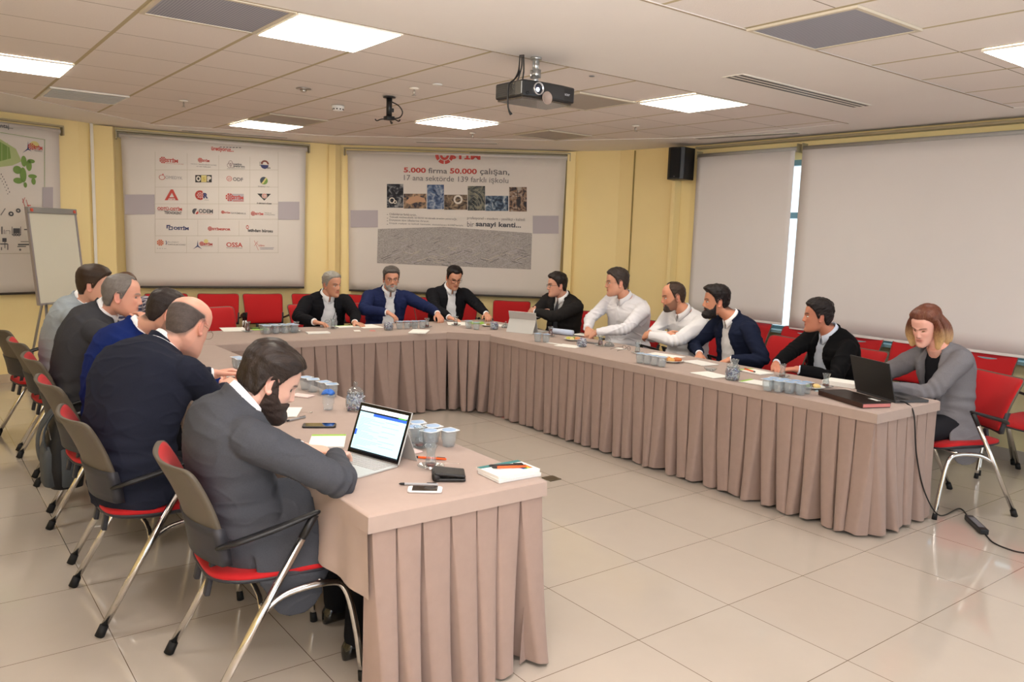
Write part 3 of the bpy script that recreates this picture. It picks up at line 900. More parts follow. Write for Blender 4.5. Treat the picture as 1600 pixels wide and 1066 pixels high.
# ---- logo banner (back left)
A2, B2 = fit((-10.03, 1.98), (-9.51, 4.40), (190, 260), (478, 260))
P = Print(A2, B2, 180, 190, 3.806)
P.rect(58, 434, 234, 552, PG); P.rect(968, 477, 1095, 584, PG)
for x in (236, 968): P.rect(x, 180, x + 2, 782, LN)
for y in (290, 392, 492, 583, 682, 782): P.rect(236, y - 3, 968, y - 1, LN)
for x, y0, y1 in [(427, 190, 583), (615, 200, 583), (800, 210, 583), (490, 586, 682), (735, 590, 682), (424, 684, 782), (612, 688, 782), (800, 690, 782)]: P.rect(x, y0, x + 1.6, y1, LN)
P.text('üretiyoruz...', 571, 705, 168, 30, RED, .03)
for i in range(7): P.rect(622 + i * 19, 150 + i * .6, 634 + i * 19, 154 + i * .6, DK)
P.gear(284, 229, 21, RED); P.text('STİM', 305, 373, 231, 26, RED, .04); P.text('ORGANİZE SANAYİ BÖLGESİ', 300, 406, 251, 5, RED)
P.gear(506, 230, 15, RED); P.text('STİM', 521, 560, 232, 17, RED, .04); P.text('KAUÇUK TEKNOLOJİLERİ KÜMESİ', 450, 602, 256, 9, GY); P.text('VE SEKTÖRLERİ', 482, 568, 268, 8, GY)
for a in (90, 210, 330): P.disc(686 + 9 * math.cos(math.radians(a)), 256 - 9 * math.sin(math.radians(a)), 13, ink('plum', (120, 90, 96)), r0=11, ry=15)
P.text('ostim', 702, 752, 254, 13, DK, .03); P.text('yatırım', 702, 770, 269, 15, DK, .03); P.rect(664, 280, 772, 282, GY)
P.disc(888, 258, 24, BL, a0=180, a1=360); P.disc(890, 254, 24, ink('brown', (130, 80, 70)), r0=14, a0=0, a1=180); 
for i in range(9): P.rect(858 + (i % 3) * 8, 240 + (i // 3) * 9, 863 + (i % 3) * 8, 245 + (i // 3) * 9, GY)
P.text('in', 904, 922, 275, 12, DK, .03)
P.disc(278, 332, 18, RED, r0=15, ry=16); P.disc(284, 314, 4, RED); P.text('OMEDYK', 298, 400, 334, 18, ink('faint', (150, 144, 146)), 0)
P.rect(476, 318, 574, 362, BLK); P.rect(511, 320, 543, 360, YL, 1.6); P.text('O', 481, 508, 340, 32, WH, .05, lift=2); P.text('P', 547, 570, 341, 32, WH, .06, lift=2); P.text('s', 518, 536, 342, 22, ink('ochre', (190, 170, 90)), .02, lift=2.4)
P.disc(678, 340, 16, RED, r0=13); P.text('ρ', 672, 686, 342, 16, RED); P.text('ODF', 700, 760, 344, 22, GY, .03)
P.disc(884, 352, 23, ink('slate', (76, 84, 96))); P.disc(884, 352, 23, GRN, a0=225, a1=400, lift=1.6); P.poly([(870, 368), (892, 336), (904, 334), (880, 370)], YL, 1.9); P.text('ENERJİ TV', 850, 916, 387, 10, DK)
P.poly([(294, 468), (330, 404), (344, 404), (376, 468), (360, 468), (337, 424), (312, 468)], RED); P.rect(316, 450, 356, 456, RED); P.text('ACRA', 300, 372, 464, 8, RED)
P.gear(506, 438, 26, RED); P.disc(505, 438, 30, RED, r0=20, a0=60, a1=300); P.text('R', 524, 552, 441, 32, BL, .06); P.text('ORSİAD', 528, 556, 466, 6, DK)
P.rect(670, 430, 764, 476, PG); P.gear(680, 450, 24, RED); P.text('STİM', 702, 762, 451, 26, RED, .05); P.rect(700, 470, 764, 474, RED, 2)
P.poly([(844, 428), (926, 430), (886, 470)], BLK); P.disc(887, 442, 16, WH, lift=1.7); P.disc(887, 442, 13, RED, r0=10, lift=2); P.text('E', 881, 893, 442, 13, RED, lift=2.2); P.text('NESDİM', 843, 928, 486, 10, BLK, .02)
P.text('ODTÜ-OSTİM', 251, 397, 517, 24, RED, .03); P.rect(252, 529, 395, 530.5, GY); P.text('TEKNOKENT', 292, 396, 543, 17, DK, .02)
P.disc(477, 535, 19, DK, a0=60, a1=250); P.disc(483, 540, 12, RED, a0=240, a1=400, lift=1.7); P.text('ODEM', 497, 581, 533, 24, DK, .03); P.text('ORTADOĞU DÖKÜM MERKEZİ', 498, 580, 549, 5, RED)
P.gear(640, 539, 10, RED); P.text('STİM', 650, 683, 541, 12, RED, .03); P.text('GAYRİMENKUL', 688, 778, 544, 12, GY, .01)
P.gear(820, 547, 14, RED); P.text('STİM', 834, 880, 548, 17, RED, .04); P.text('MEDİKAL', 888, 930, 543, 7, GY); P.text('KÜMELENMESİ', 888, 950, 553, 7, GY)
P.poly([(305, 615), (328, 615), (328, 622), (312, 622), (312, 636), (305, 636)], BL); P.rect(318, 624, 342, 629, BL); P.rect(318, 640, 342, 645, BL); P.rect(318, 624, 323, 645, BL); P.rect(337, 624, 342, 645, BL); P.text('OSTİM', 347, 437, 633, 24, BL, .05)
P.gear(564, 637, 14, RED); P.text('STİMSPOR', 578, 686, 639, 17, RED, .04)
P.text('istihdam bürosu', 789, 937, 649, 18, BLK, .03); P.disc(786, 628, 8, RED, r0=5, ry=12)
P.gear(268, 720, 20, OR); P.disc(290, 720, 18, BL, r0=14, a0=-50, a1=50); P.text('İŞ ve İNŞAAT', 313, 377, 717, 9, DK); P.text('MAKİNELERİ KÜMESİ', 313, 418, 731, 9, DK); P.text('İ Ş İ M', 249, 302, 755, 7, DK)
for a in (90, 215, 325): 
    r = math.radians(a); P.poly([(490 - 4 * math.sin(r), 740 - 4 * math.cos(r)), (490 + 34 * math.cos(r), 740 - 34 * math.sin(r)), (490 + 4 * math.sin(r), 740 + 4 * math.cos(r))], BL)
P.disc(540, 712, 13, YL, lift=1.1); P.gear(515, 726, 14, RED); P.text('STİM', 528, 578, 728, 19, RED, .04); P.text('YENİLENEBİLİR ENERJİ', 522, 580, 743, 6, GY)
P.text('OSSA', 661, 757, 733, 27, RED, .02); P.text('SAVUNMA VE HAVACILIK', 661, 757, 752, 6, GY)
for (x, y, x2, y2) in [(826, 708, 850, 766), (848, 712, 826, 740), (836, 716, 856, 744)]: P.poly([(x, y), (x + 2, y), (x2 + 2, y2), (x2, y2)], RED)
P.text('Eğitim', 858, 888, 738, 12, RED, .01); P.rect(860, 750, 944, 752, BL); P.rect(862, 758, 940, 760, BL)
banner('banner screen printed with many small company logos in rows', A2, B2, .96, 2.64, curl=.02, pr=P)

# ---- left banner, cut by the picture edge
A1 = np.array((-9.12, -.98)); B1 = np.array((-9.78, 1.40))
A1, B1 = A1, B1
P = Print(A1, B1, 0, 180, 8.8875)
P.text('avantaj...', -110, 178, 158, 72, DK, .012)
P.poly([(-900, 90), (622, 338), (628, 345), (-900, 97)], GRN); P.rect(616, 342, 622, 1000, GRN)
P.poly([(-900, 250), (0, 330), (220, 470), (300, 640), (170, 700), (0, 720), (-900, 900)], LG, 1.1); P.poly([(-900, 330), (0, 370), (130, 450), (150, 600), (0, 640), (-900, 800)], GRN, 1.3)
for k in range(6): P.poly([(-300 + k * 80, 380), (-294 + k * 80, 380), (-294 + k * 80, 640), (-300 + k * 80, 640)], LG, 1.8)
for r_ in [(90, 110, 20), (215, 95, 20), (325, 60, 20)]:
    r = math.radians(r_[0]); P.poly([(388 - 10 * math.sin(r), 470 - 10 * math.cos(r)), (388 + r_[1] * math.cos(r), 470 - r_[1] * math.sin(r)), (388 + 10 * math.sin(r), 470 + 10 * math.cos(r))], BL)
P.disc(480, 410, 60, YL, lift=1.1, ry=50); P.gear(436, 436, 48, RED); P.text('STİM', 472, 586, 450, 66, RED, .05); P.text('YENİLENEBİLİR', 472, 586, 495, 22, GY)
for cx_, cy_, rx, ry in [(330, 640, 38, 80), (240, 760, 60, 60), (320, 830, 46, 110), (250, 910, 66, 44), (400, 700, 40, 80), (430, 640, 52, 30), (450, 850, 60, 30), (465, 920, 30, 50), (350, 970, 24, 40)]:
    P.disc(cx_, cy_, rx, GRN, ry=ry, lift=1.3)
for k in range(7): 
    x = 10 + k * 19; y = 810 + k * 32 + k * k * 1.5; P.rect(x, y, x + 12, y + 22, GY); P.rect(x - 24, y + 30, x - 14, y + 46, GY)
P2 = lambda x, y: (x * 1.5, (y * 180 / 1066 + 110) * 8.8875)   # from the lower crop
def Q(x, y): return (x * (80 / 474) * 8.8875, (290 + y * 180 / 1066 - 180) * 8.8875)
def qrect(x0, y0, x1, y1, m_): a = Q(x0, y0); b = Q(x1, y1); P.rect(a[0], a[1], b[0], b[1], m_)
def qdisc(x, y, r, m_, r0=0): a = Q(x, y); P.disc(a[0], a[1], r * 1.5, m_, r0=r0 * 1.5)
qdisc(102, 262, 24, DK, 10); qdisc(168, 232, 22, DK, 9)
for k in range(7): qrect(4 + k * 6, 265 - k * 9, 14 + k * 6, 275 - k * 9, GY)
qrect(122, 396, 184, 442, DK); qdisc(128, 456, 13, DK, 5); qdisc(150, 456, 13, DK, 5); qdisc(174, 456, 13, DK, 5); qrect(108, 380, 114, 460, GY); qrect(188, 380, 194, 460, GY)
qrect(10, 380, 24, 450, GY); qrect(34, 408, 40, 450, GY); qrect(50, 418, 54, 450, GY); qrect(88, 418, 92, 450, GY); qrect(50, 416, 92, 420, GY)
qrect(20, 486, 60, 522, DK); qrect(0, 536, 70, 546, DK); qrect(42, 522, 48, 580, DK); qrect(8, 570, 18, 598, GY); qrect(66, 540, 76, 596, GY)
qrect(165, 540, 290, 552, DK); qdisc(186, 594, 10, DK, 3); qrect(190, 516, 290, 522, GY); qrect(160, 560, 240, 568, DK); qrect(222, 402, 280, 412, DK); qrect(262, 400, 274, 446, DK)
a = Q(205, 120); b = Q(240, 230)
for (x, y, x2, y2) in [(205, 120, 232, 215), (228, 110, 205, 160), (238, 130, 262, 205)]:
    a = Q(x, y); b = Q(x2, y2); P.poly([a, (a[0] + 8, a[1]), (b[0] + 8, b[1]), b], RED)
qrect(250, 180, 285, 188, RED)
a = Q(392, 10); P.rect(590, 1000, 735, 1390, PG, .8)
a = Q(0, 636); P.poly([(-900, a[1]), (610, a[1] - 20), (610, a[1] - 12), (-900, a[1] + 8)], LN); 
banner('banner screen with green leaf print and line drawings, cut by the left picture edge', A1, B1, .93, 2.60, curl=.02, pr=P)

# ---- window blinds
blind_m = mat('blind_fabric', (224, 219, 217), .85, noise=.02, nscale=3, bump=.12, bscale=900)
def blind(x0, x1, z0, label):
    y = 7.02; t = thing('roller_blind', label, 'blind', (x0, y, 0), 0, 'roller blinds on the windows'); L = x1 - x0
    V, F = [], []
    for j in range(13):
        for i in range(21):
            x = L * i / 20; z = 2.60 + (z0 - 2.60) * j / 12
            V.append((x, .004 * math.sin(i * .9 + j * .3) * j / 12 - .006 * abs(2 * i / 20 - 1) ** 6, z))
    for j in range(12):
        for i in range(20): F.append((j * 21 + i, j * 21 + i + 1, (j + 1) * 21 + i + 1, (j + 1) * 21 + i))
    so = obj('fabric', MB().add(V, F), blind_m, t); md = so.modifiers.new('t', 'SOLIDIFY'); md.thickness = .0012
    obj('roller', MB().tube([(-.01, .03, 2.615), (L + .01, .03, 2.615)], .026, 16), mat('blind_roll', (170, 166, 160), .7), t)
    obj('bottom_bar', MB().box((L / 2, .0, z0 - .004), (L - .01, .014, .022)), blind_m, t, smooth=False, bevel=.003)
    for s in (0, 1): obj('bracket', MB().box((-.012 + s * (L + .024), .045, 2.625), (.006, .09, .085)), case_m, t, smooth=False)
blind(-5.96, -4.745, .90, 'left roller blind beside the yellow wall and black loudspeaker')
blind(-4.665, -2.20, .875, 'wide pale roller blind behind the man in black and the woman')
blind(-2.12, .2, .87, 'roller blind beyond the right picture edge')
tag(obj('blind_rail', MB().box((-2.9, 7.065, 2.705), (6.2, .10, .022)), case_m, smooth=False), 'long beige curtain rail running over the blinds under the ceiling', 'rail')

# ---- loudspeaker
t = thing('loudspeaker', 'black box loudspeaker high on the wall at the edge of the left blind', 'speaker', (-6.10, 6.90, 2.355), D(14))
bx = [(-.12, .10), (-.10, -.10), (-.06, -.125), (.06, -.125), (.10, -.10), (.12, .10)]
obj('cabinet', MB().prism(bx, 0, .345), black_plastic, t, smooth=False, bevel=.006)
obj('front_grille', MB().prism([(-.088, -.102), (-.056, -.130), (.056, -.130), (.088, -.102)], .015, .33), mat('speaker_mesh', (14, 14, 16), .8, bump=.6, bscale=900), t, smooth=False, bevel=.003)
obj('bracket', MB().box((0, .13, .17), (.05, .07, .12)), black_plastic, t, smooth=False, bevel=.003)
obj('badge', MB().box((0, -.131, .03), (.018, .002, .008)), mat('badge', (90, 90, 92), .4), t, smooth=False)

# ---- projector hanging from the plain band
t = thing('projector', 'black projector hanging from the ceiling band on a chrome bracket', 'projector', (-3.90, 3.085, 2.470), 0)
def rbox(w, d, h, z=0): 
    P = []
    for sx_, sy_ in ((1, 1), (-1, 1), (-1, -1), (1, -1)): P.append((sx_ * d / 2, sy_ * w / 2))
    return P
body_m = mat('projector_shell', (30, 30, 32), .3, coat=.3)
bm_ = MB().prism([(.135, -.20), (.150, -.10), (.155, .0), (.150, .10), (.135, .20), (-.13, .20), (-.13, -.20)], .012, .105)
obj('body', bm_, body_m, t, smooth=False, bevel=.012, seg=3)
obj('underside', MB().prism([(.12, -.19), (.14, 0), (.12, .19), (-.12, .19), (-.12, -.19)], 0.0, .013), mat('projector_base', (74, 66, 60), .18, coat=.4), t, smooth=False, bevel=.008)
g = MB()
for i in range(15):
    for j in range(6): g.box((-.105 + i * .0125, -.2005, .028 + j * .012), (.004, .003, .008))
obj('side_grille', g, mat('projector_grille', (78, 74, 66), .5), t, smooth=False)
obj('side_panel', MB().box((.098, -.2005, .058), (.05, .003, .075)), mat('projector_panel', (60, 56, 48), .4), t, smooth=False)
def xl(prof, c):    # lathe about +x
    b = MB().lathe((0, 0, 0), prof, 28)
    for i in range(len(b.v)): b.v[i] = np.stack([b.v[i][:, 2] + c[0], b.v[i][:, 0] + c[1], b.v[i][:, 1] + c[2]], 1)
    return b
obj('lens_ring', xl([(.036, 0), (.037, .02), (.031, .022), (.030, .004)], (.140, -.095, .060)), mat('lens_silver', (196, 196, 200), .2, metal=.8), t)
obj('lens', xl([(.030, 0), (.026, .006), (.014, .011), (.003, .012)], (.142, -.095, .060)), mat('lens_glass', (26, 34, 60), .03, coat=1.0), t)
obj('lens_glow', xl([(.012, 0), (.010, .002)], (.153, -.100, .055)), mat('lens_lit', (220, 235, 255), .3, emit=((.8, .9, 1.0), 6)), t)
obj('lens_cap', xl([(.036, 0), (.037, .004), (.034, .006), (.032, .003)], (.172, -.045, .012)), mat('cap_clear', (170, 150, 138), .2, alpha=.8), t)
obj('ir_window', xl([(.010, 0), (.009, .003)], (.144, -.165, .030)), black_plastic, t)
v, f = text_mesh('acer', .02); v = (v - v.min(0)) / (v.max(0) - v.min(0) + 1e-9)
obj('logo', MB().add(np.stack([.149 - v[:, 0] * .0045, .105 + v[:, 0] * .048, .048 + v[:, 1] * .013], 1), f), mat('logo_silver', (170, 170, 174), .4), t, smooth=False)
for y in (-.06, .16): obj('top_foot', MB().lathe((-.02, y, .104), [(.03, 0), (.025, .012)], 16), body_m, t)
br = MB().cyl((0, 0, .108), .030, .012, 20).cyl((0, 0, .12), .020, .04, 16).cyl((0, 0, .16), .026, .03, 16).cyl((0, 0, .19), .018, .066, 16).cyl((0, 0, .256), .034, .015, 20)
for s in (-1, 1): br.box((s * .024, 0, .175), (.004, .04, .05)); br.box((0, s * .02, .225), (.006, .006, .06))
obj('bracket', br, mat('galvanised', (190, 190, 188), .3, metal=.85, bump=.5, bscale=120), t)
cab = mat('black_cable', (16, 16, 17), .5)
obj('cable', MB().tube([(-.02, -.105, .272), (-.02, -.11, .2), (.0, -.13, .16), (.03, -.18, .115), (.02, -.212, .08), (.02, -.214, -.02), (.02, -.205, -.06), (.025, -.19, -.085)], [.004, .004, .008, .0045, .0045, .0045, .005, .009], 10, smooth=6), cab, t)
obj('cable', MB().tube([(-.01, -.10, .272), (-.01, -.10, .20), (-.03, -.115, .11)], .0042, 8, smooth=5), cab, t)
obj('cable', MB().tube([(.0, -.095, .272), (.0, -.09, .18), (-.02, -.085, .11)], .0042, 8, smooth=5), cab, t)
# ---- empty mount
t = thing('ceiling_mount', 'empty black ceiling mount with hooked arms and a loop of spotted cable', 'mount', (-5.86, 3.165, 2.743 - .185))
b = MB().cyl((0, 0, .177), .05, .006, 20)
obj('ceiling_plate', b, black_plastic, t)
obj('pole', MB().tube([(0, 0, .03), (0, 0, .18)], .023, 16), black_plastic, t)
obj('clamp', MB().box((0, 0, .02), (.06, .07, .03)).cyl((0, .03, .07), .012, .03, 10), black_plastic, t, bevel=.004)
for a in (20, 140, 260):
    c, s = math.cos(D(a)), math.sin(D(a))
    obj('arm', MB().tube([(0, 0, .012), (c * .06, s * .06, .008), (c * .10, s * .10, -.008), (c * .115, s * .115, .004)], .0075, 8, smooth=4, flat=.6), black_plastic, t)
obj('cable', MB().tube([(.0, .02, .15), (.01, .08, .125), (.01, .115, .08), (.01, .09, .035), (.0, .03, .02)], .005, 8, smooth=6), mat('spotted_cable', (40, 38, 36), .5, noise=.9, nscale=260), t)

# ---- flip chart
fa, fb = np.array((-8.93, 1.00)), np.array((-9.36, 1.48))
ang = math.atan2(fb[1] - fa[1], fb[0] - fa[0]); L = float(np.linalg.norm(fb - fa)); c = (fa + fb) / 2
t = thing('flip_chart', 'white flip chart board on an aluminium tripod in the left corner', 'whiteboard', (c[0], c[1], 0), ang)
tl_ = .10
def tilt(P):
    return [(x, y + .07 - (z - .86) * tl_ , z) for x, y, z in P]
def tbox(x, y, z, w, d, h, mi=0, mb=None):
    mb = mb or MB(); b = MB().box((x, y, z), (w, d, h)); v = b.v[0]; v[:, 1] = v[:, 1] + (v[:, 2] - .86) * tl_ - .06
    return mb.add(v, b.f, mi)
obj('board', tbox(0, 0, 1.335, L - .02, .014, .90), mat('whiteboard_face', (212, 208, 190), .25), t, smooth=False)
fm = MB()
for s in (-1, 1): tbox(s * (L / 2 - .008), 0, 1.335, .022, .026, .93, mb=fm)
tbox(0, 0, .875, L, .026, .02, mb=fm)
obj('frame', fm, mat('board_frame', (160, 154, 156), .35, metal=.5), t, smooth=False)
obj('clamp_bar', tbox(0, -.008, 1.775, L, .035, .055), mat('board_clamp', (150, 150, 148), .35, metal=.5), t, smooth=False, bevel=.005)
for s in (-1, 1): obj('corner_knob', tbox(s * (L / 2 - .04), -.028, 1.775, .03, .012, .03), mat('knob_red', (206, 84, 60), .5), t, smooth=False, bevel=.004)
obj('tray', tbox(.02, -.045, .875, L * .8, .07, .01), mat('board_clamp', (0, 0, 0)), t, smooth=False)
for (x, y, tx, ty) in [(-.20, -.02, -.24, -.06), (.20, -.02, .24, -.06), (0, .03, 0, .40)]:
    lg = obj('leg', MB().tube([(x, y - .02, .90 if y < 0 else 1.5), (tx, ty, .02)], .0125, 12), mat('board_leg', (170, 170, 172), .3, metal=.8), t)
    obj('rubber_foot', MB().tube([(tx, ty, .03), (tx, ty, .0)], .016, 12), rubber, lg)
tag(obj('marker_pen', MB().tube([(fb[0] + .17 - .0, fb[1] - .24, .894), (fb[0] + .10, fb[1] - .14, .894)], .008, 10, cap='round'), mat('marker_blue', (34, 60, 110), .4)), 'dark blue marker pen on the tray of the flip chart', 'pen')
# ================================================================ PEOPLE
def nrm(v):
    v = np.asarray(v, float); return v / (np.linalg.norm(v) + 1e-12)
def lerp_tab(tab, t):
    tab = np.array(tab, float)
    return np.stack([np.interp(t, tab[:, 0], tab[:, i]) for i in range(1, tab.shape[1])], -1)
def sstep(a, b, x):
    q = np.clip((x - a) / (b - a), 0, 1); return q * q * (3 - 2 * q)
def axes(rz, pitch=0.0, roll=0.0):
    """columns right, front, up; rz like an object facing +Y; pitch>0 looks down"""
    z = D(rz); p = D(-pitch); r = D(roll)
    Rz = np.array([[math.cos(z), -math.sin(z), 0], [math.sin(z), math.cos(z), 0], [0, 0, 1]])
    Rx = np.array([[1, 0, 0], [0, math.cos(p), -math.sin(p)], [0, math.sin(p), math.cos(p)]])
    Ry = np.array([[math.cos(r), 0, math.sin(r)], [0, 1, 0], [-math.sin(r), 0, math.cos(r)]])
    return Rz @ Rx @ Ry

HEAD = [  # z, half width, front y, back y
    (-.121, .014, .080, .050), (-.116, .027, .089, .025), (-.104, .041, .0935, -.012), (-.088, .0505, .0935, -.040),
    (-.070, .0575, .0915, -.062), (-.045, .0635, .0895, -.080), (-.015, .0690, .0895, -.093), (.015, .0725, .0905, -.100),
    (.045, .0755, .0930, -.102), (.070, .0740, .0890, -.097), (.092, .0655, .0760, -.084), (.108, .0500, .0560, -.064),
    (.119, .0300, .0320, -.040), (.1245, .010, .010, -.014)]
def head_grid(nz=96, na=120, feat=1.0, jaw=1.0, nose=1.0):
    zq = np.linspace(0, 1, nz)
    za = np.array([h[0] for h in HEAD])
    z = -.121 + .2455 * (0.5 - 0.5 * np.cos(PI * zq)) * 1.0
    z = .35 * z + .65 * (-.121 + .2455 * zq)
    tab = lerp_tab(HEAD, z)
    a = np.linspace(0, 2 * PI, na, endpoint=False)
    R = []
    for i in range(nz):
        w, yf, yb = tab[i]
        w = w * (1 + (jaw - 1) * sstep(.0, -.08, z[i]))
        yc = (yf + yb) / 2 if z[i] > -.09 else yf - min(.045, (yf - yb) / 2)
        yc = .25 * yc + .75 * min(0.0, yc) if z[i] > -.09 else yc
        yc = (yf + yb) / 2
        c, s = np.cos(a), np.sin(a)     # s>0 : front
        p = 2.25
        den = (np.abs(c) ** p + np.abs(s) ** p) ** (1 / p)
        x = w * c / den; y = yc + np.where(s > 0, yf - yc, yc - yb) * s / den
        R.append(np.stack([x, y, np.full(na, z[i])], 1))
    P = np.array(R)
    if feat:
        x, y, zz = P[..., 0], P[..., 1], P[..., 2]
        front = sstep(.02, .06, y)
        g = lambda cx, cz, sx, sz: np.exp(-((x - cx) / sx) ** 2 - ((zz - cz) / sz) ** 2)
        g2 = lambda cx, cz, sx, sz: g(cx, cz, sx, sz) + g(-cx, cz, sx, sz)
        d = -.0105 * g2(.031, .004, .017, .012)
        d += .0055 * g2(.026, .024, .022, .008) + .003 * g(0, .026, .03, .012)
        d += .0035 * g2(.043, -.022, .016, .018)
        d -= .003 * g2(.050, -.055, .014, .02)
        amt = np.interp(zz, [-.046, -.038, -.030, -.012, .010, .022, .03], [0, .016, .0255, .019, .009, .004, 0]) * nose
        sg = np.interp(zz, [-.04, -.03, -.01, .02], [.014, .0135, .0095, .008])
        d += amt * np.exp(-np.abs(x / sg) ** 2.4)
        d += .0075 * nose * g2(.0135, -.034, .006, .0065)
        d += .0045 * g(0, -.054, .024, .0065) + .006 * g(0, -.0665, .020, .0065) - .004 * g(0, -.0603, .022, .0016)
        d -= .0035 * g(0, -.080, .020, .007)
        d += .0060 * g(0, -.100, .020, .013)
        P[..., 1] += d * front * feat
    return P
HG = head_grid()
HG0 = head_grid(feat=0)

def hair_thickness(P, style):
    x, y, z = P[..., 0], P[..., 1], P[..., 2]
    az = np.degrees(np.arctan2(np.abs(x), y))
    st = style
    zt = np.interp(az, [0, 30, 50, 66, 76, 84, 92, 97, 112, 122, 140, 180],
                   [.078, .078, .062, .038, .006, -.018, -.02, .012, .010, -.03, -.066, -.078])
    zt = zt + st.get('front', 0) * np.interp(az, [0, 45, 75, 90], [1, 1, .4, 0]) + st.get('temple', 0) * np.exp(-((az - 42) / 16) ** 2)
    zt = zt + st.get('nape', 0) * np.interp(az, [95, 130, 180], [0, 1, 1])
    wid = st.get('edge', .014)
    m = sstep(-.25 * wid, wid, z - zt)
    # vertical distance on the flat crown vs front y
    if 'top' in st:     # bald crown: hair only below this height
        ztop = st['top'] + st.get('topback', 0) * sstep(100, 180, az)
        m = m * sstep(.012, -.008, z - ztop)
    if 'backonly' in st: m = m * sstep(st['backonly'] - 14, st['backonly'] + 6, az)
    if 'crown_front' in st:   # bald from the front back to this y on the top
        m = m * np.where(z > .04, sstep(st['crown_front'] + .015, st['crown_front'] - .015, y), 1)
    t = st.get('t', .010) + st.get('topt', .0) * sstep(.03, .11, z) + st.get('frontt', 0) * sstep(.02, .09, y) * sstep(.05, .1, z)
    t = t + st.get('backt', 0) * sstep(110, 170, az) * sstep(-.12, .0, z)
    return m, t

def grid_normals(P):
    a = np.roll(P, -1, 1) - np.roll(P, 1, 1)
    b = np.gradient(P, axis=0)
    n = np.cross(a, b); l = np.linalg.norm(n, axis=-1, keepdims=True)
    n = n / (l + 1e-9)
    c = P - np.array([0, -.005, 0])
    sgn = np.sign((n * c).sum(-1, keepdims=True)); sgn[sgn == 0] = 1
    return n * sgn

def noise3(p, f, seed=0, amp=1.0):
    r = np.random.default_rng(seed); out = 0
    for i in range(7):
        k = r.normal(size=3); k = k / np.linalg.norm(k) * f * r.uniform(.6, 1.6)
        k2 = r.normal(size=3) * f * .5
        out = out + np.sin(p @ k + r.uniform(0, 6) + 1.2 * np.sin(p @ k2 + r.uniform(0, 6)))
    return out / 7 * amp * 1.6

def skin_mat():
    if 'skin' in MATS: return MATS['skin']
    m = bpy.data.materials.new('skin'); m.use_nodes = True
    N = m.node_tree.nodes; L = m.node_tree.links; b = N['Principled BSDF']
    at = N.new('ShaderNodeAttribute'); at.attribute_name = 'tone'
    L.new(at.outputs['Color'], b.inputs['Base Color'])
    b.inputs['Roughness'].default_value = .5
    b.inputs['Subsurface Weight'].default_value = .12
    b.inputs['Subsurface Radius'].default_value = (.012, .005, .003)
    b.inputs['Subsurface Scale'].default_value = 1.0
    n = N.new('ShaderNodeTexNoise'); n.inputs['Scale'].default_value = 350
    bp = N.new('ShaderNodeBump'); bp.inputs['Strength'].default_value = .12; bp.inputs['Distance'].default_value = .001
    L.new(n.outputs['Fac'], bp.inputs['Height']); L.new(bp.outputs[0], b.inputs['Normal'])
    MATS['skin'] = m; return m

def remesh(name, mb, voxel, mats, parent, loc, smooth_it=4, smooth_f=.5, post=None):
    o = obj(name, mb, mats, None)
    r = o.modifiers.new('r', 'REMESH'); r.mode = 'VOXEL'; r.voxel_size = voxel; r.use_smooth_shade = True
    if smooth_it:
        s = o.modifiers.new('s', 'SMOOTH'); s.factor = smooth_f; s.iterations = smooth_it
    bake(o)
    me = o.data
    n = len(me.vertices); co = np.empty(n * 3); me.vertices.foreach_get('co', co); co = co.reshape(-1, 3)
    if post is not None:
        nn = np.empty(n * 3); me.vertices.foreach_get('normal', nn); nn = nn.reshape(-1, 3)
        co = post(co, nn, me)
    co = co - np.array(loc)
    me.vertices.foreach_set('co', co.ravel()); me.update()
    me.materials.clear()
    for m_ in (mats if isinstance(mats, (list, tuple)) else [mats]): me.materials.append(m_)
    me.shade_smooth()
    o.parent = parent
    return o

def ik(S, W, hint, l1, l2):
    d = W - S; L = np.linalg.norm(d); L2 = min(L, (l1 + l2) * .995)
    u = d / L; W = S + u * L2
    a = (l1 * l1 - l2 * l2 + L2 * L2) / (2 * L2); h = math.sqrt(max(0, l1 * l1 - a * a))
    hn = np.asarray(hint, float); hn = nrm(hn - u * (hn @ u))
    return S + u * a + hn * h, W

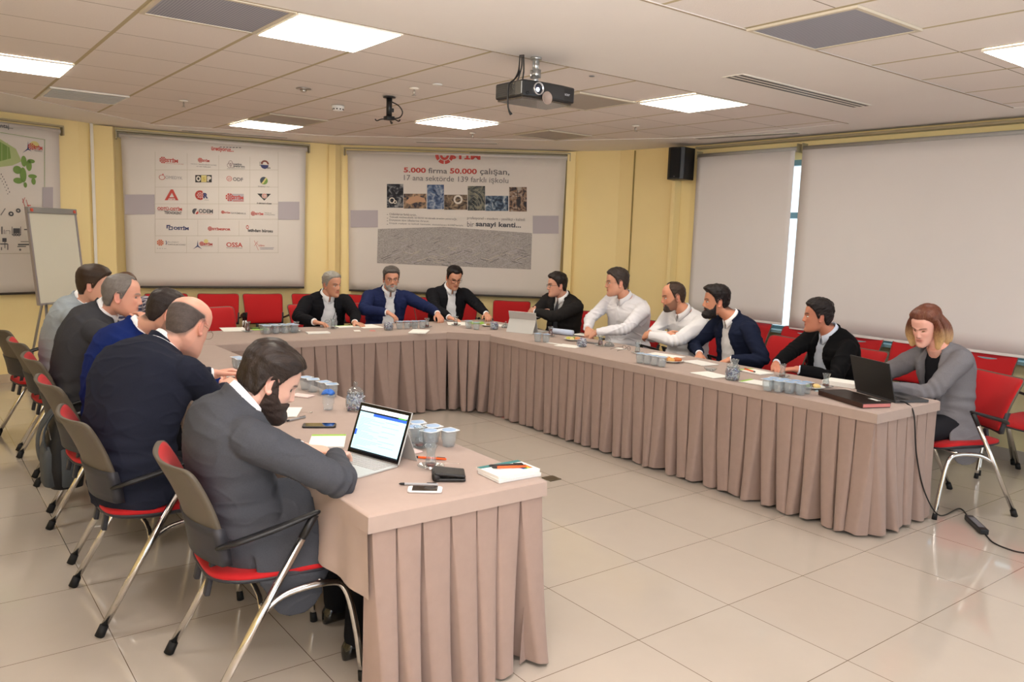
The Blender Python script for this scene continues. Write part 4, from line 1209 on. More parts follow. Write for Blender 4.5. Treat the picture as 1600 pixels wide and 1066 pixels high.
def add_hand(mb, W, d, n, side, curl=.35, spread=.06, scale=1.0, thumb=0.0):
    d = nrm(d); n = np.asarray(n, float); n = nrm(n - d * (n @ d))
    s = -np.cross(d, n) if side > 0 else np.cross(d, n)
    k = scale
    R = []
    ang = np.linspace(0, 2 * PI, 20, endpoint=False)
    for q, hw, ht, cs in [(-.02, .025, .019, 0), (.0, .027, .018, 0), (.02, .033, .0175, .002), (.045, .040, .0165, .003), (.07, .0425, .0145, .001), (.088, .0405, .0115, 0), (.094, .036, .008, 0)]:
        c = W + d * q * k + s * cs * k
        R.append(c + k * (hw * np.cos(ang)[:, None] * s + ht * np.sin(ang)[:, None] * n))
    mb.rings(R)
    for j, (Lf, off) in enumerate([(.070, 0.0), (.079, .004), (.073, .001), (.058, -.008)]):
        b0 = W + k * (d * (.080 + off) + s * (.0305 - .0203 * j)) - n * .001
        sp = (1.5 - j) * spread
        dd = nrm(d * math.cos(sp) + s * math.sin(sp))
        P = [b0, ]; a = curl * .75 * (1 + .12 * j); cur = b0; 
        for seg, f in enumerate((.45, .30, .25)):
            v = dd * math.cos(a) - n * math.sin(a)
            cur = cur + v * Lf * f * k
            P.append(cur); a += curl * (1.15 - .2 * seg)
        r = np.array([.0098, .0092, .0082, .0066]) * k
        mb.tube(P, r, 10, smooth=4, cap='round')
    b0 = W + k * (d * .018 + s * .022 - n * .004)
    p1 = b0 + k * .042 * nrm(d * .62 + s * .70 - n * .25)
    p2 = p1 + k * .032 * nrm(d * .92 + s * (.28 - thumb) - n * .22)
    p3 = p2 + k * .026 * nrm(d * .97 + s * (.02 - thumb) - n * .22)
    mb.tube([b0, p1, p2, p3], np.array([.0155, .0120, .0105, .0078]) * k, 12, smooth=4, cap='round')

TORSO = [(-.10, .182, .120, .135), (0.0, .182, .122, .130), (.15, .172, .125, .118), (.35, .162, .120, .108), (.55, .170, .120, .112), (.70, .183, .120, .120),
         (.80, .186, .110, .116), (.86, .178, .098, .108), (.905, .150, .082, .096), (.94, .116, .070, .084), (.97, .082, .061, .072), (1.0, .062, .056, .064)]

def person(name_label, hip, rz, neck, head, hrz, hp=0, hr=0, srz=None, hands=None, hair=None, skin=(214, 160, 132), hair_c=(40, 34, 30),
           wear='suit', cloth=(40, 42, 48), shirt=(244, 244, 246), tie=None, trousers=(34, 34, 38), ws=1.08, ds=1.06, belly=0.0, bow=.05,
           eyes='open', glasses=None, beard=None, beard_c=None, stubble=0.0, vox=.0045, cvox=.0075, hs=1.0, brow_c=None, jaw=1.0, nose=1.0,
           vopen=(.02, .075), cname=None, closed=False, feet=None, wr=1.0, extra=None, knees=None, pattern=None, collar=True, seed=1, ears=True, hipz=.50, back_lapel=True, cord=False, shw=.178, kneez=.50):
    hip = np.array([hip[0], hip[1], hipz]); neck = np.array(neck, float) + np.array([0, 0, .036]); head = np.array(head, float)
    if srz is None: srz = rz
    root = thing('person', name_label, 'person', (hip[0], hip[1], 0), 0, 'people at the meeting')
    loc = (hip[0], hip[1], 0)
    Ah = axes(rz); As = axes(srz)
    fr = Ah[:, 1]
    # ---- spine
    P0, P3 = hip, neck
    mid = (P0 + P3) / 2 - As[:, 1] * bow + np.array([0, 0, .02])
    C1 = 2 * mid - (P0 + P3) / 2
    ns = 56
    ts = np.linspace(-.10, 1.0, ns)
    sp = np.array([(1 - t) ** 2 * P0 + 2 * t * (1 - t) * C1 + t * t * P3 for t in ts])
    tg = np.array([nrm(2 * (1 - t) * (C1 - P0) + 2 * t * (P3 - C1)) for t in ts])
    rax, fax = [], []
    for t, T in zip(ts, tg):
        a = np.clip(t, 0, 1); dz = (srz - rz + 180) % 360 - 180
        r = axes(rz + dz * sstep(.1, .8, a))[:, 0]
        r = nrm(r - T * (r @ T)); rax.append(r); fax.append(np.cross(T, r))
    rax = np.array(rax); fax = np.array(fax)
    def at_t(t):
        i = int(np.argmin(np.abs(ts - t))); return sp[i], rax[i], fax[i], tg[i]
    def torso(extra_r=0.0, v=None, lap=0.0, t0=-.10, t1=1.0, na=120, hem=0.0, under=0.0):
        R = []
        ang = np.linspace(0, 2 * PI, na, endpoint=False)
        for i, t in enumerate(ts):
            if t < t0 - 1e-6 or t > t1 + 1e-6: continue
            w, df, db = lerp_tab(TORSO, t)
            w = w * ws; df = df * ds; db = db * ds
            df += belly * math.exp(-((t - .22) / .22) ** 2)
            w += .5 * belly * math.exp(-((t - .2) / .25) ** 2)
            e = extra_r * (1 if t < .93 else .6) - under * sstep(.6, .75, t) * sstep(.97, .92, t)
            w += e; df += e; db += e
            if hem: w += hem * sstep(.15, -.1, t); db += .7 * hem * sstep(.15, -.1, t)
            c, s = np.cos(ang), np.sin(ang); p = 2.5 if t < .88 else 2.1
            den = (np.abs(c) ** p + np.abs(s) ** p) ** (1 / p)
            u = w * c / den; v_ = np.where(s > 0, df, db) * s / den
            if v is not None:
                hw = v(t)
                if hw > 0:
                    inn = (s > 0) * sstep(hw + .004, hw - .004, np.abs(u))
                    v_ = v_ - inn * (.027 + e)
                if lap and hw > .004:
                    lw = lap * sstep(.02, .06, hw) * (1 if t < .9 else .7)
                    b = (s > 0) * (np.abs(u) > hw - .002) * sstep(hw + lw + .003, hw + lw - .003, np.abs(u))
                    v_ = v_ + b * .011
            R.append(sp[i] + rax[i] * u[:, None] + fax[i] * v_[:, None])
        return R
    # ---- shoulders, arms
    c, r_, f_, t_ = at_t(.87)
    S = {}
    for s in (1, -1):
        S[s] = c + r_ * s * shw * ws + f_ * .01 - t_ * .012
    l1, l2 = .285, .262
    arms = {}
    for s in (1, -1):
        h = hands[s]
        W = np.array(h['w'], float)
        if h.get('sh') is not None: S[s] = S[s] + np.array(h['sh'])
        E, W = ik(S[s], W, h.get('hint', (s * r_ * .8 - np.array([0, 0, .8]))), h.get('l1', l1), h.get('l2', l2))
        if h.get('e') is not None: E = np.array(h['e'], float)
        arms[s] = (S[s], E, W, h)
    # ---- body (skin)
    A = axes(hrz, hp, hr)
    toW = lambda P: head + hs * (P @ A.T)
    body = MB()
    HGj = head_grid(jaw=jaw, nose=nose)
    body.rings([toW(r) for r in HGj])
    if ears:
        for s in (1, -1):
            cen = np.array([s * .0755, -.012, -.004])
            P = []
            for q in np.linspace(-2.2, 2.6, 16):
                rr = .020 + .0015 * math.sin(q)
                P.append(cen + np.array([s * (.006 + .010 * sstep(-.5, -1, math.cos(q))), -rr * math.cos(q * .98) * .95, .0345 * math.sin(q) * 1.0 + .001]))
            body.tube(toW(np.array(P)), .0042 * hs, 8, cap='round')
            body.ball(toW(cen + np.array([s * .001, .001, -.002])), np.array([.0045, .018, .031]) * hs, 14, 10, rot=A)
            body.ball(toW(cen + np.array([s * .003, .005, -.031])), np.array([.0055, .009, .010]) * hs, 12, 8, rot=A)
    skullb = toW(np.array([0, -.030, -.055])); chinb = toW(np.array([0, .0, -.085]))
    nk = neck + at_t(1.0)[2] * .0
    body.tube([neck - tg[-1] * .05, neck, (neck * .45 + skullb * .55), skullb + (head - skullb) * .3], [.062, .058, .056, .055], 20, smooth=4)
    core, ra, fa, ta = sp, rax, fax, tg
    body.tube(np.array([sp[i] for i in range(0, ns, 5)]), [.075] * len(range(0, ns, 5)), 14)
    body.tube([S[-1], c, S[1]], [.035, .05, .035], 12)
    for s in (1, -1):
        Sx, E, W, h = arms[s]
        body.tube([Sx, (Sx + E) / 2, E, E * .6 + W * .4, W - nrm(W - E) * .03, W], [.04, .037, .034, .036, .027, .0255], 14, cap='round')
        hd = np.array(h.get('d', nrm(W - E)), float)
        add_hand(body, W, hd, h.get('n', (0, 0, 1)), s, h.get('curl', .35), h.get('spread', .06), h.get('k', 1.0), h.get('thumb', 0.0))
        body.ball(W, .0255, 12, 8)
    kn = {}
    hx = Ah[:, 0]
    for s in (1, -1):
        H0 = hip + hx * s * .09 + np.array([0, 0, .055])
        K = np.array([*(hip[:2] + hx[:2] * s * (.11 + (.05 if knees is None else knees)) + fr[:2] * .40), kneez])
        F = np.array([*(K[:2] + fr[:2] * (.04 if feet is None else feet[s])), .09])
        kn[s] = (H0, K, F)
        body.tube([H0, K, F, F + np.array([0, 0, -.04]) + fr * .05], [.05, .045, .032, .025], 12)
    sk = np.array(srgb(*skin)[:3]); hc = np.array(srgb(*(brow_c or hair_c))[:3]); bc = np.array(srgb(*(beard_c or hair_c))[:3])
    lips = sk * np.array([.80, .52, .52])
    def paint(co, nn, me):
        q = (co - head) / hs @ A
        x, y, z = q[:, 0], q[:, 1], q[:, 2]
        col = np.repeat(sk[None], len(co), 0)
        inh = (np.abs(z) < .15) & (np.abs(x) < .1) & (np.abs(y) < .14)
        g = lambda cx, cz, sx, sz: np.exp(-((np.abs(x) - cx) / sx) ** 2 - ((z - cz) / sz) ** 2)
        fr_ = sstep(.05, .075, y) * inh
        red = (.22 * g(.045, -.025, .02, .02) + .25 * g(0, -.032, .014, .014)) * fr_
        col = col * (1 - red[:, None] * np.array([.05, .45, .4]))
        ear = sstep(.070, .078, np.abs(x)) * (np.abs(z + .004) < .04) * (np.abs(y + .012) < .03) * inh
        col = col * (1 - ear[:, None] * np.array([.02, .18, .16]))
        m = np.clip(1.3 * np.exp(-(x / .024) ** 4 - ((z + .0605) / .0085) ** 4), 0, 1) * fr_
        col = col * (1 - m[:, None]) + lips * m[:, None]
        mm = np.exp(-(x / .021) ** 4 - ((z + .0603) / .0013) ** 2) * fr_ * .8
        col = col * (1 - mm[:, None] * .7)
        bz = .0225 + .004 * np.clip(1 - ((np.abs(x) - .034) / .018) ** 2, -1, 1)
        bm = np.clip(1.4 * np.exp(-((z - bz) / .0042) ** 2) * sstep(.009, .014, np.abs(x)) * sstep(.056, .046, np.abs(x)), 0, 1) * fr_
        col = col * (1 - bm[:, None] * .85) + hc * bm[:, None] * .85
        nos = np.exp(-((np.abs(x) - .008) / .0035) ** 2 - ((z + .0405) / .003) ** 2) * fr_
        col = col * (1 - nos[:, None] * .75)
        if eyes == 'down' or eyes == 'open':
            # lash line / lid crease
            ez = .000 if eyes == 'down' else .009
            e = np.exp(-((z - ez + .10 * (np.abs(x) - .031) ** 2 * 60) / .0016) ** 2) * sstep(.046, .042, np.abs(x)) * sstep(.016, .02, np.abs(x)) * fr_
            col = col * (1 - e[:, None] * .75)
        if hair is not None:
            hm, _ = hair_thickness(q, dict(hair, edge=.02))
            hm = hm * inh * (y < .12)
            k = hm[:, None] * .8
            col = col * (1 - k) + np.array(srgb(*hair_c)[:3]) * k
        if stubble:
            az = np.degrees(np.arctan2(np.abs(x), y))
            jz = np.interp(az, [0, 25, 50, 75, 95], [-.048, -.045, -.035, -.01, .0])
            bm2 = sstep(.004, -.012, z - jz) * (az < 100) * inh * sstep(-.14, -.11, z) 
            bm2 = bm2 * (1 - m)
            k = (stubble * bm2)[:, None]
            col = col * (1 - k) + bc * k
        ca = me.color_attributes.new('tone', 'FLOAT_COLOR', 'POINT')
        ca.data.foreach_set('color', np.concatenate([col, np.ones((len(co), 1))], 1).astype(np.float32).ravel())
        return co
    remesh('body', body, vox, skin_mat(), root, loc, 2, .5, paint)
    # ---- eyes
    if eyes == 'open':
        wm = mat('eye_white', (206, 196, 188), .3); im = mat('eye_iris', (46, 30, 22), .2)
        for s in (1, -1):
            b = MB().ball((0, 0, 0), (.0118, .0118, .0056), 16, 12)
            b.ball((0, .0070, -.0003), (.0062, .0056, .0054), 14, 8, mi=1)
            for i in range(len(b.v)): b.v[i] = toW(b.v[i] + np.array([s * .0315, .0760, .0015])) - np.array(loc)
            obj('eye', b, [wm, im], root)
    # ---- hair
    hn = cname or 'x'
    if hair is not None:
        hm_, t_h = hair_thickness(HG0, hair)
        n_ = grid_normals(HG0)
        th = -.006 + (t_h + .006) * hm_
        az = np.arctan2(HG0[..., 0], HG0[..., 1])
        grain = noise3(HG0.reshape(-1, 3) * np.array(hair.get('gs', (1, 1, 1))), hair.get('gf', 170), seed, hair.get('g', .0022)).reshape(th.shape)
        th = th + grain * hm_ * sstep(0, .3, hm_)
        Hp = HG0 + n_ * th[..., None]
        Hp = Hp + np.array([0, 0, 1.0]) * (hair.get('lift', 0) * hm_ * sstep(.03, .1, HG0[..., 2]) * sstep(-.02, .08, HG0[..., 1]))[..., None]
        b = MB().rings([toW(r) - np.array(loc) for r in Hp])
        hmt = hair.get('mat') or mat('hair_%d_%d_%d' % tuple(hair_c), hair_c, .42, noise=.35, nscale=30, bump=.9, bscale=90, stretch=hair.get('stretch', (9, 1.2, 2)), spec=.25)
        ho = obj('hair', b, hmt, root)
        if hair.get('add'):
            for k, (pts, rr, fl) in enumerate(hair['add']):
                obj('hair_lock', MB().tube(toW(np.array(pts)) - np.array(loc), rr, 20, smooth=6, cap='round', up=A[:, 1], flat=fl), hmt, ho)
    # ---- beard
    if beard is not None:
        Q = HG.copy(); x, y, z = Q[..., 0], Q[..., 1], Q[..., 2]
        az = np.degrees(np.arctan2(np.abs(x), y))
        jz = np.interp(az, beard.get('az', [0, 22, 40, 60, 78, 92]), beard.get('z', [-.044, -.046, -.060, -.050, -.01, .01]))
        m = sstep(.004, -.010, z - jz) * sstep(beard.get('to', 100) + 4, beard.get('to', 100) - 4, az)
        lip = np.exp(-(x / .019) ** 4 - ((z + .0625) / .0072) ** 4)
        m = m * (1 - np.clip(lip * 1.4, 0, 1))
        t = beard.get('t', .008) + beard.get('chin', 0) * sstep(-.07, -.11, z) * sstep(50, 10, az)
        n_ = grid_normals(Q)
        gr = noise3(Q.reshape(-1, 3), 260, seed + 3, .0016).reshape(m.shape)
        Bp = Q + n_ * (-.004 + (t + .004) * m + gr * m)[..., None]
        b = MB().rings([toW(r) - np.array(loc) for r in Bp])
        obj('beard', b, mat('beard_%d_%d_%d' % tuple(beard_c or hair_c), beard_c or hair_c, .6, noise=.5, nscale=120, bump=.8, bscale=260), root)
    # ---- glasses
    if glasses is not None:
        gm_ = mat('glasses_%s' % glasses, (20, 20, 22) if glasses == 'black' else (110, 96, 80), .3, metal=0 if glasses == 'black' else .6)
        b = MB(); rr = .0016 if glasses == 'black' else .0009
        for s in (1, -1):
            a = np.linspace(0, 2 * PI, 25)
            P = np.stack([s * .033 + .0255 * np.sign(np.cos(a)) * np.abs(np.cos(a)) ** .7, np.full(25, .098) - .20 * np.abs(s * .033 + .0255 * np.cos(a)) ** 1.5 * .8, .0 + .0165 * np.sign(np.sin(a)) * np.abs(np.sin(a)) ** .7], 1)
            b.tube(toW(P) - np.array(loc), rr, 6)
            b.tube(toW(np.array([(s * .058, .089, .006), (s * .075, .06, .006), (s * .079, -.01, .008), (s * .076, -.03, -.008)])) - np.array(loc), rr, 6, smooth=4)
        b.tube(toW(np.array([(-.009, .099, .004), (0, .1005, .006), (.009, .099, .004)])) - np.array(loc), rr, 6)
        obj('glasses', b, gm_, root)
    # ---- clothing
    cm_ = cname
    hx_ = lambda s: arms[s]
    def wrinkle(amp, seed_):
        def post(co, nn, me):
            d = noise3(co, 14, seed_, amp * .8)
            q = co * np.array([.8, .8, 1.5])
            msk = sstep(-.1, .5, noise3(co, 7, seed_ + 21, 1.0))
            d = d + amp * 1.5 * (np.clip(1 - np.abs(noise3(q, 15, seed_ + 7, 1.3)), 0, 1) ** 5 - .2) * msk
            d = d + amp * .8 * (np.clip(1 - np.abs(noise3(q, 30, seed_ + 8, 1.3)), 0, 1) ** 4 - .2) * (1 - msk * .5)
            # directional folds at elbows and at the waist
            for s in (1, -1):
                Sx, E, W, h = arms[s]
                ax = nrm(W - Sx)
                r = np.linalg.norm(co - E, axis=1)
                d = d + amp * 1.1 * np.exp(-(r / .085) ** 2) * np.sin((co - E) @ ax * 150 + noise3(co, 14, seed_ + 9, 2.0))
                r = np.linalg.norm(co - Sx - (c - Sx) * .3, axis=1)
                d = d + amp * .5 * np.exp(-(r / .10) ** 2) * np.sin((co - Sx) @ nrm(r_ * s + f_ * .6) * 100 + noise3(co, 12, seed_ + 2, 2.0))
            low = np.exp(-((co[:, 2] - .68) / .13) ** 2)
            d = d + amp * .8 * low * np.sin(co[:, 2] * 85 + noise3(co, 9, seed_ + 4, 2.5))
            return co + nn * d[:, None]
        return post
    def sleeve(mb, s, rs, cut):
        Sx, E, W, h = arms[s]
        ends = W - nrm(W - E) * cut
        P = [Sx + (c - Sx) * .25 - t_ * .01, Sx, Sx * .55 + E * .45, E, E * .5 + W * .5, ends]
        mb.tube(P, [rs[0] * .95] + list(rs), 22, smooth=5, cap='round' if cut > .05 else True)
    def collar_rings(r0, h0, h1, flare, back_only=False, tk=.006, gap=.5):
        """stand collar wrapped round the neck: open at the throat"""
        ax = nrm(nrm(head - neck) * .5 + tg[-1] * .5 - f_ * .12); rr_ = nrm(rax[-1] - ax * (rax[-1] @ ax)); ff = np.cross(ax, rr_)
        A_ = np.linspace(PI / 2 + gap, 2.5 * PI - gap, 40)
        R = []
        for a in A_:
            dirv = rr_ * math.cos(a) + ff * math.sin(a)
            fdown = (.5 + .5 * math.sin(a))
            base = neck - ax * (.010 + .030 * fdown)
            w0 = r0 * (1 + .06 * fdown); w1 = r0 - .003 + flare
            q = [base + dirv * w0 + ax * h0, base + dirv * (w0 + tk) + ax * h0, base + dirv * (w1 + tk) + ax * (h1 - .012 * fdown), base + dirv * w1 + ax * (h1 - .012 * fdown)]
            R.append(np.array(q))
        return R
    def folded_collar(mt, r0=.0600, name='collar'):
        ax = nrm(nrm(head - neck) * .45 + tg[-1] * .55 - f_ * .10); rr_ = nrm(rax[-1] - ax * (rax[-1] @ ax)); ff = np.cross(ax, rr_)
        gap = .16
        R = []
        for a in np.linspace(PI / 2 + gap, 2.5 * PI - gap, 56):
            dv = rr_ * math.cos(a) + ff * math.sin(a); fd = .5 + .5 * math.sin(a); e = (abs(a - 1.5 * PI) / (PI - gap)) ** 7
            base = neck - ax * (.006 + .040 * fd) + ff * .010 * fd
            pr = [(r0, -.004), (r0 - .003, .046), (r0 + .001, .052), (r0 + .006, .050), (r0 + .016 + .012 * e, .012 - .024 * e), (r0 + .013 + .010 * e, .010 - .026 * e), (r0 + .002, .044), (r0 + .003, -.004)]
            R.append(np.array([base + dv * (rr2 * (1 + .05 * fd)) + ax * h for rr2, h in pr]) - np.array(loc))
        return obj(name, MB().rings(R), mt, root)
    cut_m = lambda nm, rgb, **k: mat(nm, rgb, **k)
    sname = 'shirt_%d_%d_%d' % tuple(shirt)
    if pattern == 'check':
        shm = check_shirt_mat()
    else:
        shm = cut_m(sname, shirt, rough=.85, bump=.1, bscale=400, spec=.2)
    if wear in ('suit', 'blazer'):
        b = MB(); b.rings(torso(-.003, None, t0=.0, under=.012)); 
        for s in (1, -1): sleeve(b, s, [.045, .042, .040, .038, .033], .012)
        remesh('shirt', b, cvox * .75 if collar else cvox, shm, root, loc, 2, .5, wrinkle(.0018 * wr, seed))
        if collar: folded_collar(shm)
        lo, hi = vopen
        def v(t):
            if closed: return np.interp(t, [-.2, .44, .50, .86, .95, 1.0], [-1, -.02, .010, .052, .062, .07])
            return np.interp(t, [-.2, .1, .35, .6, .85, .95, 1.0], [lo + .01, lo + .01, lo, lo * .6 + hi * .4, hi, .062, .070])
        jm = cut_m('jacket_%d_%d_%d' % tuple(cloth), cloth, rough=.9, noise=.18, nscale=230, bump=.3, bscale=600, spec=.12)
        b = MB(); b.rings(torso(.016, v, .052, t0=-.01, t1=.985, hem=.004))
        for s in (1, -1): sleeve(b, s, [.072, .067, .057, .050, .041], .022)
        b.rings(collar_rings(.072, -.014, .034, .006, tk=.011, gap=.9), cap=True)
        if extra: extra(b, dict(sp=sp, rax=rax, fax=fax, tg=tg, ts=ts, arms=arms, hip=hip, fr=fr, hx=hx))
        remesh('jacket', b, cvox, jm, root, loc, 2, .5, wrinkle(.0046 * wr, seed + 1))
        if tie is not None:
            P = []
            for t in (.93, .86, .7, .5, .35, .25):
                i = int(np.argmin(np.abs(ts - t))); df = lerp_tab(TORSO, t)[1] * ds + belly * math.exp(-((t - .22) / .22) ** 2)
                P.append(sp[i] + fax[i] * (df + .006) - np.array(loc))
            obj('tie', MB().tube(P, [.016, .022, .030, .036, .040, .012], 16, smooth=4, up=fax[30], flat=.18), mat('tie_%d' % tie[0], tie, .5), root)
    else:
        b = MB(); b.rings(torso(.010, None, t0=-.01, t1=.985))
        for s in (1, -1): sleeve(b, s, [.074, .064, .056, .050, .038], -.004 if wear == 'shirt' else .03)
        for s in (1, -1):
            Sx, E, W, h = arms[s]; b.tube([W - nrm(W - E) * .05, W - nrm(W - E) * .0], [.041, .037], 18)
        if collar: folded_collar(shm, .0615)
        # placket
        P = [sp[int(np.argmin(np.abs(ts - t)))] + fax[int(np.argmin(np.abs(ts - t)))] * (lerp_tab(TORSO, t)[1] * ds + belly * math.exp(-((t - .22) / .22) ** 2) + .008) for t in np.linspace(.05, .93, 10)]
        b.tube(P, .018, 12, smooth=3, up=fax[30], flat=.3)
        remesh('shirt', b, cvox * .85, shm, root, loc, 2, .5, wrinkle(.0056 * wr, seed))
    if cord:
        P = [neck + f_ * .055 - r_ * .07 + np.array([0, 0, .02]), at_t(.80)[0] + fax[int(.8 * ns)] * (.135 * ds) - r_ * .055, at_t(.62)[0] + f_ * (.150 * ds) - r_ * .03]
        obj('glasses_cord', MB().tube([p - np.array(loc) for p in P], .0022, 8, smooth=6), mat('cord_black', (24, 22, 22), .6), root)
        c0 = at_t(.60)[0] + f_ * (.158 * ds); b = MB()
        for s in (-1, 1):
            a = np.linspace(0, 2 * PI, 21)
            b.tube(np.array([c0 + r_ * (s * .033 + .025 * math.cos(q)) + t_ * .015 * math.sin(q) for q in a]) - np.array(loc), .0014, 6)
        b.tube(np.array([c0 - r_ * .009, c0 + r_ * .009]) - np.array(loc), .0014, 6)
        obj('hanging_glasses', b, mat('cord_black', (24, 22, 22), .6), root)
    # ---- trousers, shoes
    tm = mat('trousers_%d_%d_%d' % tuple(trousers), trousers, .85, bump=.12, bscale=500, spec=.12)
    b = MB(); b.ball(hip + np.array([0, 0, .055]) + fr * .02, (.165 * ws, .165 * ws, .095), 24, 14)
    for s in (1, -1):
        H0, K, F = kn[s]
        b.tube([H0 + fr * .02, H0 * .5 + K * .5, K, K * .45 + F * .55, F + np.array([0, 0, .0])], [.092, .082, .070, .060, .055], 20, smooth=4, cap='round')
    remesh('trousers', b, .010, tm, root, loc, 4, .5)
    shm_ = mat('black_shoe', (14, 13, 13), .22, coat=.4)
    for s in (1, -1):
        F = kn[s][2]; R = []
        a = np.linspace(0, 2 * PI, 20, endpoint=False)
        for (q, w, h0) in [(-.062, .010, .03), (-.058, .026, .058), (-.04, .034, .085), (0.0, .036, .10), (.04, .036, .085), (.08, .042, .062), (.13, .045, .05), (.17, .038, .042), (.195, .024, .034), (.203, .008, .026)]:
            cc = np.array([F[0] - loc[0], F[1] - loc[1], 0]) + fr * q
            R.append(np.stack([cc[0] + hx[0] * w * np.cos(a), cc[1] + hx[1] * w * np.cos(a), .004 + h0 * (.5 + .5 * np.sign(np.sin(a)) * np.abs(np.sin(a)) ** .6)], 1))
        obj('shoe', MB().rings(R), shm_, root)
    return root, dict(arms=arms, toW=toW, A=A)

def check_shirt_mat():
    if 'check_shirt' in MATS: return MATS['check_shirt']
    m = bpy.data.materials.new('check_shirt'); m.use_nodes = True
    N = m.node_tree.nodes; L = m.node_tree.links; b = N['Principled BSDF']; b.inputs['Roughness'].default_value = .8
    tc = N.new('ShaderNodeTexCoord'); br = N.new('ShaderNodeTexBrick')
    mp = N.new('ShaderNodeMapping'); mp.inputs['Rotation'].default_value = (PI / 2, 0, PI / 2 + .3)
    L.new(tc.outputs['Object'], mp.inputs[0]); L.new(mp.outputs[0], br.inputs['Vector'])
    br.offset = 0; br.inputs['Scale'].default_value = 1
    br.inputs['Brick Width'].default_value = .035; br.inputs['Row Height'].default_value = .035; br.inputs['Mortar Size'].default_value = .005
    br.inputs['Color1'].default_value = srgb(70, 72, 100); br.inputs['Color2'].default_value = srgb(84, 84, 112); br.inputs['Mortar'].default_value = srgb(206, 200, 206)
    L.new(br.outputs['Color'], b.inputs['Base Color'])
    MATS['check_shirt'] = m; return m
# ---------------------------------------------------------------- the fifteen people
TT = .757
HAIR_SHORT = dict(t=.010, topt=.008, g=.002)
up3 = (0, 0, 1)
def H(w, d, n=(0, 0, 1), hint=None, curl=.35, **k):
    q = dict(w=w, d=d, n=n, curl=curl); 
    if hint is not None: q['hint'] = hint
    q.update(k); return q

# 1 bearded man typing
def tailflap(b, k):
    P = [k['hip'] + k['hx'] * x + k['fr'] * .07 + np.array([0, 0, z]) for x, z in ((.15, .16), (.205, .06), (.245, -.04), (.25, -.10))]
    b.tube(P, [.12, .14, .14, .11], 20, smooth=4, up=k['hx'], flat=.16, cap='round')
person('bearded man with slicked back dark hair in a grey wool jacket typing on silver laptop', (-2.90, 1.01), 0, (-2.86, .965, 1.025), (-2.858, 1.066, 1.120), -8, 28, 0, srz=-4,
       hands={1: H((-2.83, 1.315, .812), (-.72, .6, -.2), (.1, -.2, 1), (.9, -.3, -.3), .5, e=(-2.555, 1.195, .805)), -1: H((-3.02, 1.27, .80), (.25, .9, -.12), (0, 0, 1), (-.8, -.2, -.6), .45)},
       hair=dict(t=.013, topt=.012, backt=.012, nape=-.035, front=.0, g=.0045, gf=140, gs=(2.2, .35, .5), mat=mat('slick_hair', (40, 30, 25), .38, noise=.85, nscale=26, bump=1.0, bscale=70, stretch=(9, .8, 1.6), spec=.35), add=[([(0, -.062, .0), (0, -.068, -.06), (0, -.060, -.108), (0, -.050, -.138)], [.056, .058, .050, .030], .62)]), skin=(222, 176, 156), hair_c=(34, 26, 22),
       cloth=(70, 72, 78), trousers=(20, 20, 24), beard=dict(t=.012, chin=.012, z=[-.043, -.045, -.052, -.035, .005, .02]), beard_c=(48, 34, 28), eyes='down', vox=.0038, cvox=.0055,
       bow=.07, extra=tailflap, seed=3, feet={1: -.04, -1: .02}, closed=True, ws=1.12, ds=1.12)
# 2 bald man, dark suit
person('bald man with glasses in a dark suit bent over papers holding a pen', (-3.78, .80), 6, (-3.86, .945, 1.10), (-3.86, 1.05, 1.215), 36, 28, 0, srz=22,
       hands={1: H((-3.97, 1.25, .885), (-.5, .75, .25), (.6, -.3, .5), (.9, -.1, -.6), 1.0), -1: H((-4.14, 1.26, .93), (.3, .85, .2), (-.3, 0, 1), (-.8, -.1, -.5), .7)},
       hair=dict(t=.0035, top=.050, topback=.02, g=.0008, edge=.03, gf=200, backonly=97), skin=(222, 166, 144), hair_c=(84, 74, 70), cloth=(34, 37, 50), eyes='down', glasses='thin', vox=.004, cvox=.006, ws=1.34, ds=1.28,
       bow=.10, seed=5, closed=True, hs=1.11, jaw=1.12, beard_c=(150, 130, 124), stubble=.1)
# 3 navy jacket
person('man with cropped dark hair in a bright blue jacket leaning over the table', (-4.60, .90), 2, (-4.58, 1.0, 1.09), (-4.50, 1.11, 1.215), 8, 24, 4, srz=4,
       hands={1: H((-4.45, 1.42, .79), (-.5, .8, -.1), up3, (.9, -.1, -.5), .5), -1: H((-4.80, 1.42, .79), (.5, .8, -.1), up3, (-.8, -.1, -.5), .5)},
       hair=dict(t=.006, topt=.004, g=.0016), skin=(208, 156, 132), hair_c=(44, 36, 34), cloth=(16, 34, 92), stubble=.4, eyes='down', vox=.0045, bow=.09, seed=7, closed=True, ws=1.15, ds=1.12)
# 4 grey haired, hand on chin
person('grey haired balding man in a charcoal suit resting his chin on his hand', (-5.44, .86), 0, (-5.35, .985, 1.125), (-5.27, 1.055, 1.245), -16, 8, 0, srz=-8,
       hands={1: H((-5.085, 1.165, 1.10), (-.75, -.25, .5), (.55, .45, .6), (.5, .3, -.9), .8, e=(-4.98, 1.24, .85)), -1: H((-5.35, 1.38, .79), (.7, .6, -.05), up3, (-.8, -.1, -.5), .4)},
       hair=dict(t=.010, front=.012, temple=.02, g=.0025, gf=110, crown_front=.06, topt=-.004), skin=(214, 158, 136), hair_c=(112, 106, 102), cloth=(58, 58, 62), eyes='down', vox=.0045, bow=.09, seed=9, closed=True, ws=1.2, ds=1.18, hs=1.04)
